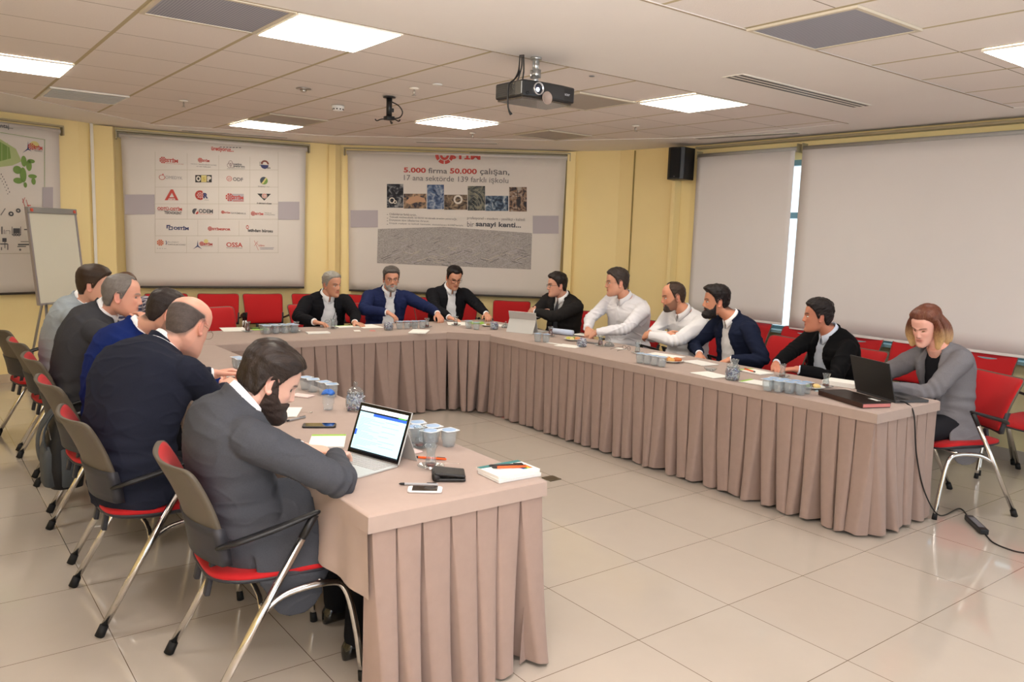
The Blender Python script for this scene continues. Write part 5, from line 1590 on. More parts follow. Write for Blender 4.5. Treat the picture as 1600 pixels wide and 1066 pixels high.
# 5 pale grey jacket
person('young man in a pale grey linen jacket, far end of the left row', (-6.24, .88), 0, (-6.15, .99, 1.115), (-6.08, 1.045, 1.25), -18, 8, 0, srz=-10,
       hands={1: H((-5.95, 1.42, .79), (-.5, .8, -.1), up3, (.9, -.1, -.5), .5), -1: H((-6.35, 1.42, .79), (.5, .8, -.1), up3, (-.8, -.1, -.5), .5)},
       hair=dict(t=.014, topt=.014, g=.004, gf=90), skin=(210, 158, 134), hair_c=(56, 42, 32), cloth=(142, 150, 156), eyes='down', vox=.005, bow=.08, seed=11, closed=True, ws=1.12, trousers=(70, 84, 104))
# 6 checked shirt, bald
person('bald man in a blue checked shirt looking down behind the grey haired man', (-7.85, 1.58), -85, (-7.66, 1.56, 1.00), (-7.59, 1.555, 1.135), -82, 26, 0,
       hands={1: H((-7.20, 1.42, .79), (.8, .3, -.05), up3, (0, -.8, -.6), .4), -1: H((-7.20, 1.72, .79), (.8, -.3, -.05), up3, (0, .8, -.6), .4)},
       hair=dict(t=.003, front=.014, edge=.03, g=.0006), skin=(206, 138, 110), hair_c=(96, 70, 54), wear='shirt', pattern='check', eyes='down', vox=.0055, seed=13, cvox=.0085)
# 7 grey hair, black jacket, glasses on cord
person('grey haired man in a black jacket with glasses hanging on a cord', (-7.72, 3.46), -90, (-7.62, 3.44, 1.00), (-7.57, 3.465, 1.135), -72, 8, 4, srz=-92,
       hands={1: H((-7.22, 3.14, .80), (.45, .65, -.12), up3, (-.1, -.9, -.4), .55), -1: H((-7.16, 3.52, .785), (.6, .2, -.05), up3, (-.2, .9, -.4), .4)},
       hair=dict(t=.009, topt=.005, g=.0028, front=.006), skin=(204, 148, 120), hair_c=(150, 146, 138), cloth=(24, 24, 28), eyes='open', vox=.0045, cvox=.0065, vopen=(.10, .055), seed=15, brow_c=(90, 80, 74), ws=1.14, cord=True)
# 8 grey beard, navy jacket
person('man with a short grey beard and glasses in a navy jacket facing the camera', (-7.74, 4.16), -96, (-7.64, 4.15, 1.04), (-7.58, 4.145, 1.185), -110, 6, 0, srz=-100,
       hands={1: H((-7.30, 3.96, .86), (.55, .6, -.45), (.3, .2, 1), (-.2, -.9, -.2), .45), -1: H((-7.20, 4.50, .84), (.65, -.1, -.35), (.3, .1, 1), (-.2, .9, -.3), .5)},
       hair=dict(t=.010, topt=.010, g=.003, front=-.004), skin=(204, 146, 120), hair_c=(84, 78, 74), cloth=(34, 42, 78), eyes='open', glasses='thin', vox=.0045, cvox=.0065, vopen=(.075, .045),
       beard=dict(t=.006, z=[-.044, -.046, -.062, -.05, -.02, .0]), beard_c=(150, 144, 138), seed=17, brow_c=(50, 42, 38), ws=1.16)
# 9 reading, glasses, dark suit
person('dark haired man with glasses in a black suit looking down at his papers', (-7.74, 4.94), -96, (-7.64, 4.93, 1.055), (-7.56, 4.925, 1.195), -104, 22, 0, srz=-98,
       hands={1: H((-7.22, 4.66, .79), (.7, .3, -.1), up3, (-.2, -.9, -.4), .45), -1: H((-7.10, 5.08, .81), (.6, -.25, -.1), (.2, 0, 1), (-.1, .9, -.4), .55)},
       hair=dict(t=.009, topt=.010, g=.0025, front=.004, temple=.010), skin=(208, 150, 122), hair_c=(28, 24, 24), cloth=(28, 28, 32), eyes='down', glasses='black', vox=.0045, cvox=.0065, vopen=(.075, .05), seed=19, ws=1.16)
# 10 dark tie, arms crossed
person('man in a dark suit and tie with black glasses and folded arms', (-6.56, 5.66), -172, (-6.45, 5.57, 1.04), (-6.47, 5.51, 1.18), 156, 4, 0, srz=-176,
       hands={1: H((-6.50, 5.30, .875), (.85, .2, .15), (0, -.8, .4), (-.9, -.1, -.5), .5, l2=.24), -1: H((-6.52, 5.24, .91), (-.85, .2, .0), (0, -.8, .5), (.9, -.1, -.4), .7, l2=.24)},
       hair=dict(t=.012, topt=.014, g=.005, gf=110), skin=(206, 152, 128), hair_c=(40, 34, 32), cloth=(40, 38, 38), tie=(58, 60, 68), eyes='open', glasses='black', vox=.0045, cvox=.0065, vopen=(.03, .06), seed=21, ws=1.1)
# 11 large man white shirt
person('large man in a white shirt with thin glasses, hands clasped at the table edge', (-5.58, 5.68), 178, (-5.50, 5.54, 1.105), (-5.54, 5.47, 1.27), 148, 4, 0, srz=175,
       hands={1: H((-5.60, 5.17, .835), (.5, -.35, -.55), (.2, -.8, .7), (-.9, .0, -.3), .7), -1: H((-5.44, 5.14, .82), (-.6, -.2, -.45), (-.1, -.7, .8), (.9, .0, -.4), .7)},
       hair=dict(t=.010, topt=.010, g=.003), skin=(208, 152, 126), hair_c=(58, 50, 46), wear='shirt', shirt=(226, 225, 230), eyes='open', glasses='thin', vox=.0045, cvox=.006, ws=1.26, ds=1.24, belly=.05, seed=23, hs=1.06, jaw=1.14, shw=.178)
# 12 balding man white shirt crossed arms
person('balding man with a short beard in a white shirt with crossed arms', (-4.84, 5.70), 176, (-4.78, 5.56, 1.035), (-4.84, 5.49, 1.19), 146, 10, 0, srz=172,
       hands={1: H((-4.76, 5.31, .86), (.85, .2, .0), (0, -.8, .5), (-.9, -.1, -.5), .6, l2=.24), -1: H((-4.88, 5.25, .85), (-.85, .2, -.1), (0, -.8, .5), (.9, -.1, -.5), .5, l2=.24)},
       hair=dict(t=.007, front=.028, temple=.02, topt=.0, g=.002), skin=(208, 146, 116), hair_c=(62, 48, 40), wear='shirt', shirt=(224, 223, 226), eyes='open', stubble=.6, vox=.0045, cvox=.006, ws=1.14, belly=.02, seed=25,
       beard=dict(t=.003, to=38, z=[-.046, -.050, -.075, -.1, -.12, -.13]), hs=1.04)
# 13 navy jacket dark beard
person('man with dark beard and quiff in a navy jacket over an open white shirt', (-4.22, 5.66), 172, (-4.24, 5.54, 1.035), (-4.34, 5.46, 1.19), 138, 2, 0, srz=165,
       hands={1: H((-4.40, 5.36, .74), (.4, -.6, -.3), up3, (-.9, .2, -.3), .5), -1: H((-4.08, 5.34, .74), (-.3, -.7, -.3), up3, (.9, .3, -.3), .5)},
       hair=dict(t=.009, topt=.016, frontt=.020, g=.004), skin=(204, 142, 112), hair_c=(34, 28, 28), cloth=(28, 34, 54), eyes='open', vox=.0045, cvox=.0065, vopen=(.10, .06), 
       beard=dict(t=.008, chin=.012, to=80), beard_c=(30, 24, 24), seed=27, hs=1.03, ws=1.12)
# 14 black jacket, looking away
person('dark haired man in a black jacket and pale blue shirt turned away to his right', (-3.40, 5.70), 168, (-3.36, 5.58, 1.01), (-3.42, 5.51, 1.155), 128, 2, 0, srz=152,
       hands={1: H((-3.54, 5.18, .79), (.5, -.6, -.1), up3, (-.9, .2, -.5), .45), -1: H((-3.34, 5.16, .79), (-.7, -.4, -.1), up3, (.9, .2, -.5), .45)},
       hair=dict(t=.012, topt=.012, g=.004), skin=(196, 130, 104), hair_c=(36, 30, 30), cloth=(18, 18, 20), shirt=(214, 224, 242), eyes='open', vox=.0045, cvox=.0065, vopen=(.10, .06), seed=29, ws=1.16, ds=1.12)
def tailflap_w(b, k):
    P = [k['hip'] - k['hx'] * x + k['fr'] * -.02 + np.array([0, 0, z]) for x, z in ((.12, .14), (.17, .06), (.205, -.04), (.21, -.09))]
    b.tube(P, [.10, .115, .12, .10], 20, smooth=4, up=k['hx'], flat=.16, cap='round')
# 15 woman
m = bpy.data.materials.new('ombre_hair'); m.use_nodes = True
N = m.node_tree.nodes; L = m.node_tree.links; bb_ = N['Principled BSDF']; bb_.inputs['Roughness'].default_value = .45
tc = N.new('ShaderNodeTexCoord'); sx = N.new('ShaderNodeSeparateXYZ'); L.new(tc.outputs['Object'], sx.inputs[0])
mr = N.new('ShaderNodeMapRange'); mr.inputs['From Min'].default_value = 1.19; mr.inputs['From Max'].default_value = 1.08; L.new(sx.outputs[2], mr.inputs['Value'])
mp = N.new('ShaderNodeMapping'); mp.inputs['Scale'].default_value = (9, 9, 1); L.new(tc.outputs['Object'], mp.inputs[0])
nz = N.new('ShaderNodeTexNoise'); nz.inputs['Scale'].default_value = 22; L.new(mp.outputs[0], nz.inputs['Vector'])
ad = N.new('ShaderNodeMath'); ad.operation = 'MULTIPLY_ADD'; ad.inputs[1].default_value = .7; L.new(nz.outputs['Fac'], ad.inputs[0])
sb = N.new('ShaderNodeMath'); sb.operation = 'SUBTRACT'; sb.inputs[1].default_value = .35; L.new(mr.outputs[0], sb.inputs[0]); L.new(sb.outputs[0], ad.inputs[2])
cr = N.new('ShaderNodeValToRGB'); cr.color_ramp.elements[0].color = srgb(96, 46, 28); cr.color_ramp.elements[1].color = srgb(214, 176, 124)
L.new(ad.outputs[0], cr.inputs[0]); L.new(cr.outputs[0], bb_.inputs['Base Color'])
bp_ = N.new('ShaderNodeBump'); bp_.inputs['Strength'].default_value = .7; bp_.inputs['Distance'].default_value = .003; L.new(nz.outputs['Fac'], bp_.inputs['Height']); L.new(bp_.outputs[0], bb_.inputs['Normal'])
person('woman with reddish to blonde hair in a grey blazer reading the dark laptop', (-2.42, 5.49), 150, (-2.47, 5.40, 1.03), (-2.53, 5.33, 1.18), 176, 20, 0, srz=160,
       hands={1: H((-2.72, 5.12, .78), (.4, -.8, -.1), up3, (-.9, .3, -.4), .45), -1: H((-2.62, 5.05, .785), (-.6, -.7, -.1), up3, (.8, .3, -.5), .4)},
       hair=dict(t=.012, topt=.014, backt=.014, g=.003, gf=120, gs=(1, 1, .3), front=.004, edge=.045, mat=m,
                 add=[([(.060, .0, .085), (.088, .01, .03), (.098, .015, -.05), (.090, .03, -.12)], [.016, .030, .040, .020], .50), ([(-.060, .0, .085), (-.088, .01, .03), (-.098, .015, -.05), (-.090, .03, -.12)], [.016, .030, .040, .020], .50),
                      ([(.05, -.06, .06), (.075, -.075, -.02), (.085, -.06, -.09), (.08, -.04, -.145)], [.04, .055, .055, .03], .75), ([(-.05, -.06, .06), (-.075, -.075, -.02), (-.085, -.06, -.09), (-.08, -.04, -.145)], [.04, .055, .055, .03], .75),
                      ([(.0, -.08, .06), (.0, -.11, -.02), (.0, -.10, -.09), (.0, -.08, -.145)], [.05, .065, .065, .04], .7)]),
       skin=(232, 176, 158), hair_c=(104, 62, 40), wear='blazer', cloth=(116, 114, 118), shirt=(26, 26, 32), collar=False, eyes='down', vox=.0042, cvox=.0065, extra=tailflap_w, ws=.94, ds=1.04, vopen=(.06, .07), seed=31, hs=.97, jaw=.94, nose=.8, brow_c=(110, 76, 58), shw=.165)
# ================================================================ THINGS ON THE TABLES
TZ = .7565
def onT(px, py, z=TZ):
    p = ray_at(px, py, z); return p
clear_m = thin_glass('clear_plastic', (246, 250, 252), .18, 1.2, .05)
clear_g = thin_glass('clear_glass', (242, 246, 247), .05, 1.3)
foil_m = mat('foil_lid_blue', (150, 184, 222), .35, noise=.35, nscale=60)
foil_w = mat('foil_lid_rim', (214, 220, 228), .3, metal=.3)
blue_f = mat('peeled_foil_blue', (44, 106, 196), .4)
tea_m = mat('black_tea', (112, 30, 8), .1, alpha=.9)
white_p = mat('white_paper', (238, 236, 230), .8)
silver = mat('steel_spoon', (206, 204, 200), .2, metal=1.0)
def clone(proto, loc, rz, label, group=None): return dup(proto, loc, rz, label, group)

# ---- water cups
cup0 = None
def cup(x, y, rz, label, group):
    global cup0
    if cup0 is None:
        t = thing('water_cup', label, 'cup', (x, y, TZ), D(rz), group)
        obj('cup', MB().lathe((0, 0, 0), [(.024, .0), (.0275, .003), (.029, .025), (.0325, .028), (.034, .070), (.0355, .072), (.0, .066)][:-1], 22), clear_m, t)
        obj('water', MB().lathe((0, 0, 0), [(.023, .003), (.027, .025), (.0302, .029), (.0315, .064)], 20), thin_glass('water', (244, 248, 250), .05, .8) if 'water' not in MATS else MATS['water'], t)
        b = MB().prism([(-.036, -.032), (-.032, -.036), (.032, -.036), (.036, -.032), (.041, .0), (.036, .032), (.032, .036), (-.032, .036), (-.036, .032)], .0722, .0738)
        l = obj('foil_lid', b, foil_w, t, smooth=False)
        obj('lid_print', MB().lathe((0, 0, .0739), [(.031, 0), (.030, .0004)], 20), foil_m, l)
        cup0 = t; return t
    return clone(cup0, (x, y, TZ), D(rz), label, group)
def cup_row(px0, px1, n, where, rows=1, back=(0, 0)):
    """n foil topped cups between two pixels on the table top"""
    a, b = onT(*px0), onT(*px1)
    names = ['first', 'second', 'third', 'fourth', 'fifth', 'sixth', 'seventh', 'eighth']
    for r in range(rows):
        for i in range(n):
            q = i / max(1, n - 1); p = a.lerp(b, q)
            lab = 'foil topped cup, %s%s, %s' % (names[i], ' from left' if rows == 1 else (' in front line' if r == 0 else ' in rear line'), where)
            cup(p.x + back[0] * r, p.y + back[1] * r, RNG.uniform(-20, 20), lab, 'water cups in the ' + where)
cup_row((652, 684), (701, 697), 3, 'group behind the silver laptop', 2, (-.03, -.078))
cup_row((489, 612), (518, 620), 2, 'group by the bearded face', 2, (-.08, -.01))
cup_row((377, 578), (395, 582), 2, 'group by the bald man', 2, (-.08, 0))
cup_row((417, 522), (460, 520), 4, 'row after the dark tea glass', 2, (-.08, 0))
cup_row((624, 514), (660, 513), 4, 'row before the bearded man in navy', 1)
cup_row((732, 513), (744, 515), 2, 'pair at the corner', 1)
cup_row((840, 534), (853, 535), 2, 'pair before the white tablet', 1)
cup_row((1000, 567), (1034, 573), 4, 'row by the pastry plate', 1)
cup_row((1199, 610), (1250, 617), 4, 'row before the man in black', 2, (-.01, .08))
t = clone(cup0, onT(821, 515), 0, 'water cup with a torn blue lid left of the white tablet', None)
obj('torn_foil', MB().tube([(-.02, 0, .07), (0, .01, .09), (.03, .0, .075)], [.004, .018, .006], 8, smooth=3, flat=.2), blue_f, t)
# plain cup with peeled blue foil
p = onT(513, 640)
t = thing('water_cup', 'opened clear cup with dark blue peeled foil beside the candy jar', 'cup', p)
obj('cup', MB().lathe((0, 0, 0), [(.022, .0), (.0245, .003), (.026, .03), (.030, .033), (.032, .078), (.034, .08)], 24), clear_m, t)
v = []
for k in range(24):
    a = k / 24 * 2 * PI; r = .034 * (1 + .12 * math.sin(3 * a)); v.append((r * math.cos(a), r * math.sin(a), .080 + .010 * math.sin(2 * a) ** 2))
b = MB(); b.rings([np.array(v), np.array(v) * [.75, .75, 1] + [0, 0, .012], np.array(v) * [.3, .3, 1] + [.004, 0, .020]])
obj('peeled_foil', b, blue_f, t)

# ---- tea glasses
tea0 = None
def tea(px, py, label, full=1.0, rz=0, spoon=True, group='tea glasses on saucers'):
    p = onT(px, py)
    prof = lambda q: np.interp(q, [0, .10, .30, .55, .75, 1.0], [.0205, .0225, .0215, .0165, .0190, .0265])
    t = thing('tea_glass', label, 'glass', p, D(rz), group)
    H_ = .088
    out = [(prof(q), .007 + q * H_) for q in np.linspace(0, 1, 14)]; inn = [(prof(q) - .0016, .010 + q * (H_ - .003)) for q in np.linspace(1, 0, 14)]
    obj('glass', MB().lathe((0, 0, 0), out + inn, 26), clear_g, t)
    top = max(.10, full * .82)
    obj('tea', MB().lathe((0, 0, 0), [(prof(q) - .0021, .0105 + q * (H_ - .003)) for q in np.linspace(.0, top, 9)], 22), tea_m, t)
    s = thing('tea_saucer', 'clear glass saucer under the ' + ' '.join(label.split()[:8]), 'saucer', p, 0, 'glass saucers')
    obj('dish', MB().lathe((0, 0, 0), [(.026, .0), (.030, .001), (.050, .011), (.054, .013), (.050, .0135), (.029, .0055), (.0, .0055)][:-1] + [(.004, .0055)], 30), clear_g, s)
    if spoon:
        a = D(rz + 30); u = Vector((math.cos(a), math.sin(a), 0))
        pts = [p + u * .035 + Vector((0, 0, .012)), p + u * .06 + Vector((0, 0, .018)), p + u * .12 + Vector((0, 0, .012))]
        tag(obj('tea_spoon', MB().tube([tuple(q) for q in pts], [.006, .0015, .002], 8, smooth=4, flat=.4), silver), 'small steel spoon on the saucer of the ' + ' '.join(label.split()[:7]), 'spoon', 'tea spoons')
    return t
tea(673, 732, 'nearly empty tea glass with red tea behind the wallet', .12, 40)
tea(655, 700, 'empty tea glass between laptop screen and cups', .1, 60, False)
tea(387, 519, 'full dark tea glass on the back table at the left', 1.0, 120)
tea(463, 519, 'empty tea glass right of the long cup row', .1, 20, False)
tea(600, 511, 'tea glass holding a little red tea before the navy jacket', .3, 20) if False else None
tea(667, 512, 'tea glass with a little red tea before the grey beard', .25, 20, False)
tea(712, 509, 'tea glass under the hand of the man reading', .2, 20, False)
tea(520, 514, 'clear tea glass under the hand of the grey haired man', .1, 20, False)
tea(860, 526, 'full tea glass right of the white tablet', .9, 20, False)
tea(938, 541, 'half full tea glass before the large man', .6, 40)
tea(996, 553, 'almost empty tea glass before the crossed arms', .12, 40)
tea(1148, 582, 'tea glass standing behind the right candy jar', .3, 60, False)
tea(1222, 590, 'empty tea glass before the black jacket', .08, 60, False)
tea(1290, 606, 'tea glass with dregs between pastry plate and dark laptop', .2, 60, False)

# ---- candy jars with wrapped candies
def jar(px, py, label, lid=True, h=1.0, r=1.0):
    p = onT(px, py)
    t = thing('candy_jar', label, 'jar', p, 0, 'glass candy jars')
    pr = [(.040, 0), (.047, .004), (.052, .03), (.053, .055), (.050, .078), (.043, .088), (.043, .094)]
    pr = [(a * r, b * h) for a, b in pr]
    inn = [(a - .0022 * r, max(.005, b)) for a, b in pr][::-1]
    obj('jar', MB().lathe((0, 0, 0), pr + inn, 30), clear_g, t)
    def lidm(par, z):
        q = [(.046, 0), (.047, .004), (.040, .020), (.022, .034), (.008, .038), (.007, .043), (.013, .050), (.013, .058), (.006, .064)]
        return obj('lid', MB().lathe((0, 0, z), [(a * r, b * h) for a, b in q], 30), clear_g, par)
    if lid is True: lidm(t, .094 * h)
    rs = np.random.default_rng(int(px))
    b = MB()
    for k in range(90):
        a = rs.uniform(0, 2 * PI); rr = .043 * r * math.sqrt(rs.uniform(.15, 1)); z = rs.uniform(.010, (.080 if lid is True else .094) * h)
        c = np.array([rr * math.cos(a), rr * math.sin(a), z]); d = nrm(rs.normal(size=3)); L_ = .013
        mi = int(rs.choice([0, 0, 0, 1, 2]))
        b.tube([c - d * L_, c - d * .005, c, c + d * .005, c + d * L_], [.005, .0022, .0062, .0022, .005], 6, mi=mi, flat=.7)
    o = obj('wrapped_candies', b, [mat('candy_silver', (212, 214, 226), .35, metal=.2), mat('candy_blue', (92, 106, 160), .4), mat('candy_mauve', (160, 130, 150), .4)])
    o.location = p; o['kind'] = 'stuff'; tag(o, 'silver and blue wrapped candies filling the ' + ' '.join(label.split()[:9]), 'candy')
    return t, lidm
jar(555, 641, 'large lidded candy jar on the left table beside the laptop', True, .95, .95)
jar(1144, 594, 'lidded candy jar at the inner edge of the right table', True, .95, .95)
jar(607, 516, 'open candy jar on the back table heaped with sweets', False, .75, .85)
jar(909, 542, 'open candy jar before the large man in white', False, .7, .85)
jar(772, 515, 'small open candy jar in the table corner', False, .72, .8)
def lid_thing(px, py, label):
    p = onT(px, py); t = thing('jar_lid', label, 'lid', p, 0, 'jar lids lying on the table')
    q = [(.046, 0), (.047, .004), (.040, .020), (.022, .034), (.008, .038)]
    obj('dome', MB().lathe((0, 0, 0), q, 28), MATS.get('lid_glass') or thin_glass('lid_glass', (190, 192, 192), .12, 1.8), t)
    obj('knob', MB().lathe((0, 0, 0), [(.007, .038), (.007, .043), (.013, .050), (.013, .058), (.005, .064)], 18), clear_g, t)
lid_thing(645, 510, 'glass jar lid lying before the bearded man in navy')
lid_thing(790, 512, 'glass jar lid lying in the corner by the small jar')
lid_thing(952, 541, 'glass jar lid lying by the thin glasses of the large man')

# ---- papers, notebooks
def sheet(px, py, w, d, rz, label, m=None, h=.002, z=0.0, name='paper_sheet', cat='paper', group=None):
    p = onT(px, py)
    o = obj(name, MB().box((0, 0, h / 2), (w, d, h)), m or white_p, smooth=False, bevel=min(.001, h * .3))
    o.location = (p.x, p.y, TZ + z); o.rotation_euler = (0, 0, D(rz)); tag(o, label, cat, group); return o
green_s = mat('notebook_green', (146, 196, 64), .5); teal_s = mat('notebook_teal', (40, 120, 120), .5); grey_page = mat('page_block', (226, 224, 220), .8); orange_s = mat('notebook_orange', (226, 110, 40), .5)
def notebook(px, py, rz, label, w=.148, d=.21, h=.008, strip=None, z=0.0, spiral=False, group='notebooks on the tables', side=1):
    p = onT(px, py); t = thing('notebook', label, 'notebook', (p.x, p.y, TZ + z), D(rz), group)
    obj('pages', MB().box((0, 0, h / 2), (w, d, h - .001)), grey_page, t, smooth=False)
    obj('cover', MB().box((0, 0, h - .0002), (w + .002, d + .002, .0009)), white_p, t, smooth=False)
    if strip is not None: obj('cover_strip', MB().box((0, side * (d / 2 - .014), h + .0006), (w + .001, .026, .0006)), strip, t, smooth=False)
    if spiral:
        b = MB()
        for k in range(26):
            c = -w / 2 + .006 + k * (w - .012) / 25; a = np.linspace(0, 2 * PI, 9)
            b.tube(np.stack([np.full(9, c), -d / 2 + .0 + (h * .55) * np.cos(a), h / 2 + (h * .62) * np.sin(a)], 1), .0007, 5)
        obj('spiral_binding', b, mat('spiral_white', (236, 236, 240), .4), t)
    return t
# stack of two spiral notebooks at the near end
pa, pb = onT(775, 757), onT(846, 745)
edge = math.degrees(math.atan2(pb.y - pa.y, pb.x - pa.x))
notebook(796, 742, 88, 'lower spiral notebook of the white stack at the near table end', .20, .145, .012, None, 0, True)
nb = notebook(794, 741, 90, 'upper spiral notebook with teal strip, carrying the orange pens', .20, .145, .012, teal_s, .0125, True)
col = MB(); cols_ = []
for k, c in enumerate([(40, 90, 170), (80, 170, 90), (230, 200, 60), (220, 110, 50)]):
    col.box((.045 + k * .012, -.02, .0130), (.010, .05, .0006), mi=k); cols_.append(mat('rainbow_%d' % k, c, .5))
obj('cover_print', col, cols_, nb, smooth=False)
def pen(px, py, rz, label, z=0.0, body=(232, 92, 34), L_=.135, group='orange pens'):
    p = onT(px, py, TZ + z + .005); u = Vector((math.cos(D(rz)), math.sin(D(rz)), 0))
    t = thing('ballpoint_pen', label, 'pen', (p.x, p.y, TZ + z + .0056), D(rz), group)
    obj('barrel', MB().tube([(-L_ * .36, 0, 0), (L_ * .5, 0, 0)], .0048, 12, cap='round'), mat('pen_%d_%d_%d' % body, body, .35), t)
    obj('grip', MB().tube([(-L_ * .5, 0, 0), (-L_ * .45, 0, 0), (-L_ * .35, 0, 0)], [.0015, .0045, .0050], 12), black_plastic, t)
    obj('clip', MB().box((L_ * .36, 0, .006), (.036, .004, .0015)), black_plastic, t, smooth=False)
pen(795, 730, 66, 'orange pen lying on top of the notebook stack, front one', .026)
pen(790, 727, 66, 'black topped orange pen on the notebook stack, rear one', .026, (44, 34, 32))
pen(671, 716, 45, 'orange pen behind the nearly empty tea glass')
pen(1172, 579, 160, 'orange pen on the notebook beyond the right candy jar', .009)
pen(372, 590, 80, 'dark pen lying near the hand of the bald man', .003, (70, 60, 60), group='dark pens')
pen(462, 655, 110, 'metal pen standing beside the phone of the bearded man', .0, (150, 150, 152), .12, group='dark pens')
pen(398, 513, 70, 'black pen on the white sheet by the dark tea glass', .001, (24, 24, 26), group='dark pens')
pen(715, 688, 40, 'slim silver stylus behind the white phone', .0, (160, 160, 164), .14, group='dark pens') if False else pen(653, 757, 55, 'slim silver stylus between wallet and white phone', .0, (160, 160, 164), .14, group='dark pens')
notebook(512, 691, 62, 'white notebook with green strip under the hands of the bearded man', .15, .21, .008, green_s)
notebook(444, 645, 60, 'open white notebook left of the bearded face', .15, .21, .005, None)
sheet(375, 596, .21, .297, 70, 'white paper sheet under the hand of the bald man')
sheet(366, 606, .15, .21, 60, 'blue edged booklet under the fist of the bald man', mat('booklet_blue', (60, 84, 130), .5), .004)
sheet(365, 515, .21, .297, 80, 'white paper sheet left of the dark tea glass')
sheet(405, 514, .148, .21, 84, 'green edged sheet behind the long cup row', green_s)
sheet(497, 521, .20, .10, 80, 'folded white napkin stack before the grey haired man', white_p, .012, group=None, name='napkin', cat='napkin')
sheet(655, 519, .16, .26, 50, 'white notebook pad at the inner corner edge', white_p, .010, name='notepad', cat='notepad')
notebook(542, 511, 86, 'open notebook with green strip before the grey haired man', .21, .15, .006, green_s)
sheet(575, 510, .21, .297, 86, 'wide white paper sheet before the man in navy')
sheet(582, 517, .05, .08, 70, 'small pink printed card on the back table', mat('pink_card', (206, 120, 110), .6), .001, name='card', cat='card')
sheet(558, 517, .06, .10, 70, 'small white card on the back table left of the pink one', white_p, .001, name='card', cat='card')
sheet(715, 506, .21, .297, 60, 'white paper sheet before the man reading')
sheet(745, 505, .148, .21, 60, 'green notebook before the man reading', green_s, .006, name='notebook', cat='notebook')
sheet(738, 503, .12, .03, 50, 'orange strip on the green notebook of the man reading', orange_s, .001, .0062, name='card', cat='card')
sheet(783, 509, .148, .21, 100, 'white sheet beyond the glass lid in the corner')
sheet(812, 512, .05, .04, 0, 'grey eraser like block in the corner', mat('grey_block', (90, 90, 92), .5), .012, name='eraser', cat='eraser') if False else None
# white tablet laptop seen from behind
def frame_pts(o, z): return o
p = onT(828, 517)
t = thing('tablet_laptop', 'white tablet computer on its kickstand, back turned to the camera', 'laptop', (-6.12, 4.82, TZ), D(203))
sv = mat('silver_magnesium', (196, 196, 194), .4, metal=.35)
def rotx(a): c, s = math.cos(a), math.sin(a); return [[1, 0, 0], [0, c, -s], [0, s, c]]
def build_laptop(t, lean, w=.30, hgt=.205, dep=.21, kick=True, base_m=None, back_m=None, bz=.006, screen=None, badge=True):
    base_m = base_m or sv; back_m = back_m or sv
    obj('keyboard_base', MB().box((0, -dep / 2, bz / 2), (w, dep, bz)), base_m, t, smooth=False, bevel=.0015)
    kb = MB()
    for r in range(5):
        nk_ = 13
        for k in range(nk_): kb.box((-w * .45 + (k + .5) * w * .9 / nk_, -.022 - r * .0195, bz + .0007), (w * .9 / nk_ - .0028, .0162, .0018))
    obj('keys', kb, mat('keys_grey', (176, 174, 172), .6) if back_m is sv else black_plastic, t, smooth=False)
    obj('touchpad', MB().box((0, -dep + .05, bz + .0003), (.095, .058, .0006)), mat('touchpad', (168, 168, 168), .4) if back_m is sv else black_plastic, t, smooth=False)
    R = np.array(rotx(-lean))    # leans away (+y)
    def up(b):
        for i in range(len(b.v)): b.v[i] = b.v[i] @ R.T + np.array([0, .004, bz])
        return b
    lid = obj('display', up(MB().box((0, 0, hgt / 2), (w, .0075, hgt))), back_m, t, smooth=False, bevel=.002)
    obj('bezel', up(MB().box((0, -.0040, hgt / 2), (w - .004, .0006, hgt - .004))), mat('bezel_black', (10, 10, 12), .15), lid, smooth=False)
    if screen:
        mats_ = [mat('screen_page', (180, 226, 236), .3, emit=((.50, .80, .88), .55)), mat('screen_dark', (20, 28, 40), .3), mat('screen_blue', (40, 90, 200), .3, emit=((.05, .15, .7), .5)), mat('screen_text', (120, 160, 176), .3, emit=((.3, .5, .58), .3)), mat('screen_white', (235, 245, 248), .3, emit=((.8, .95, 1), .6)), mat('screen_green', (90, 190, 80), .3, emit=((.1, .5, .1), .3))]
        b = MB(); W_, H_ = w - .028, hgt - .030
        def R_(x0, y0, x1, y1, mi, l=1):   # 0..1, y down
            b.box((-W_ / 2 + (x0 + x1) / 2 * W_, -.0043 - .00015 * l, .015 + H_ * (1 - (y0 + y1) / 2)), (abs(x1 - x0) * W_, .0003, abs(y1 - y0) * H_), mi=mi)
        R_(0, 0, 1, 1, 0); R_(0, 0, 1, .09, 4, 2); R_(0, .09, 1, .125, 1, 3); R_(.30, .125, 1, .185, 2, 3); R_(.82, .09, .98, .12, 5, 4); R_(0, .965, 1, 1, 1, 3); R_(0, .53, .04, .66, 2, 3)
        rs = np.random.default_rng(2)
        for k in range(22): R_(.04, .22 + k * .033, .04 + rs.uniform(.2, .6) * (1 if k % 5 else .2), .226 + k * .033, 3, 2)
        for k in range(6): R_(.5 + rs.uniform(0, .1), .25 + k * .11, .6 + rs.uniform(.1, .3), .257 + k * .11, 3, 2)
        up(b); obj('screen', b, mats_, lid, smooth=False)
    if kick:
        ks = MB().box((0, .0045, hgt * .33), (w - .006, .0025, hgt * .62))
        a = lean + .45; R2 = np.array(rotx(a))
        base = np.array([0, .004 + math.sin(lean) * hgt * .62, bz + math.cos(lean) * hgt * .62])
        L_ = base[2] / math.cos(.42)
        q = MB().box((0, 0, -L_ / 2), (w - .006, .0025, L_)); q.v[0] = q.v[0] @ np.array(rotx(.42)).T + base + [0, .006, 0]
        obj('kickstand', q, back_m, t, smooth=False)
    return t
build_laptop(t, .30)
b = MB()
for i in (0, 1):
    for j in (0, 1): b.box((.0 + i * .013, .118, .05 + j * .013), (.011, .001, .011))
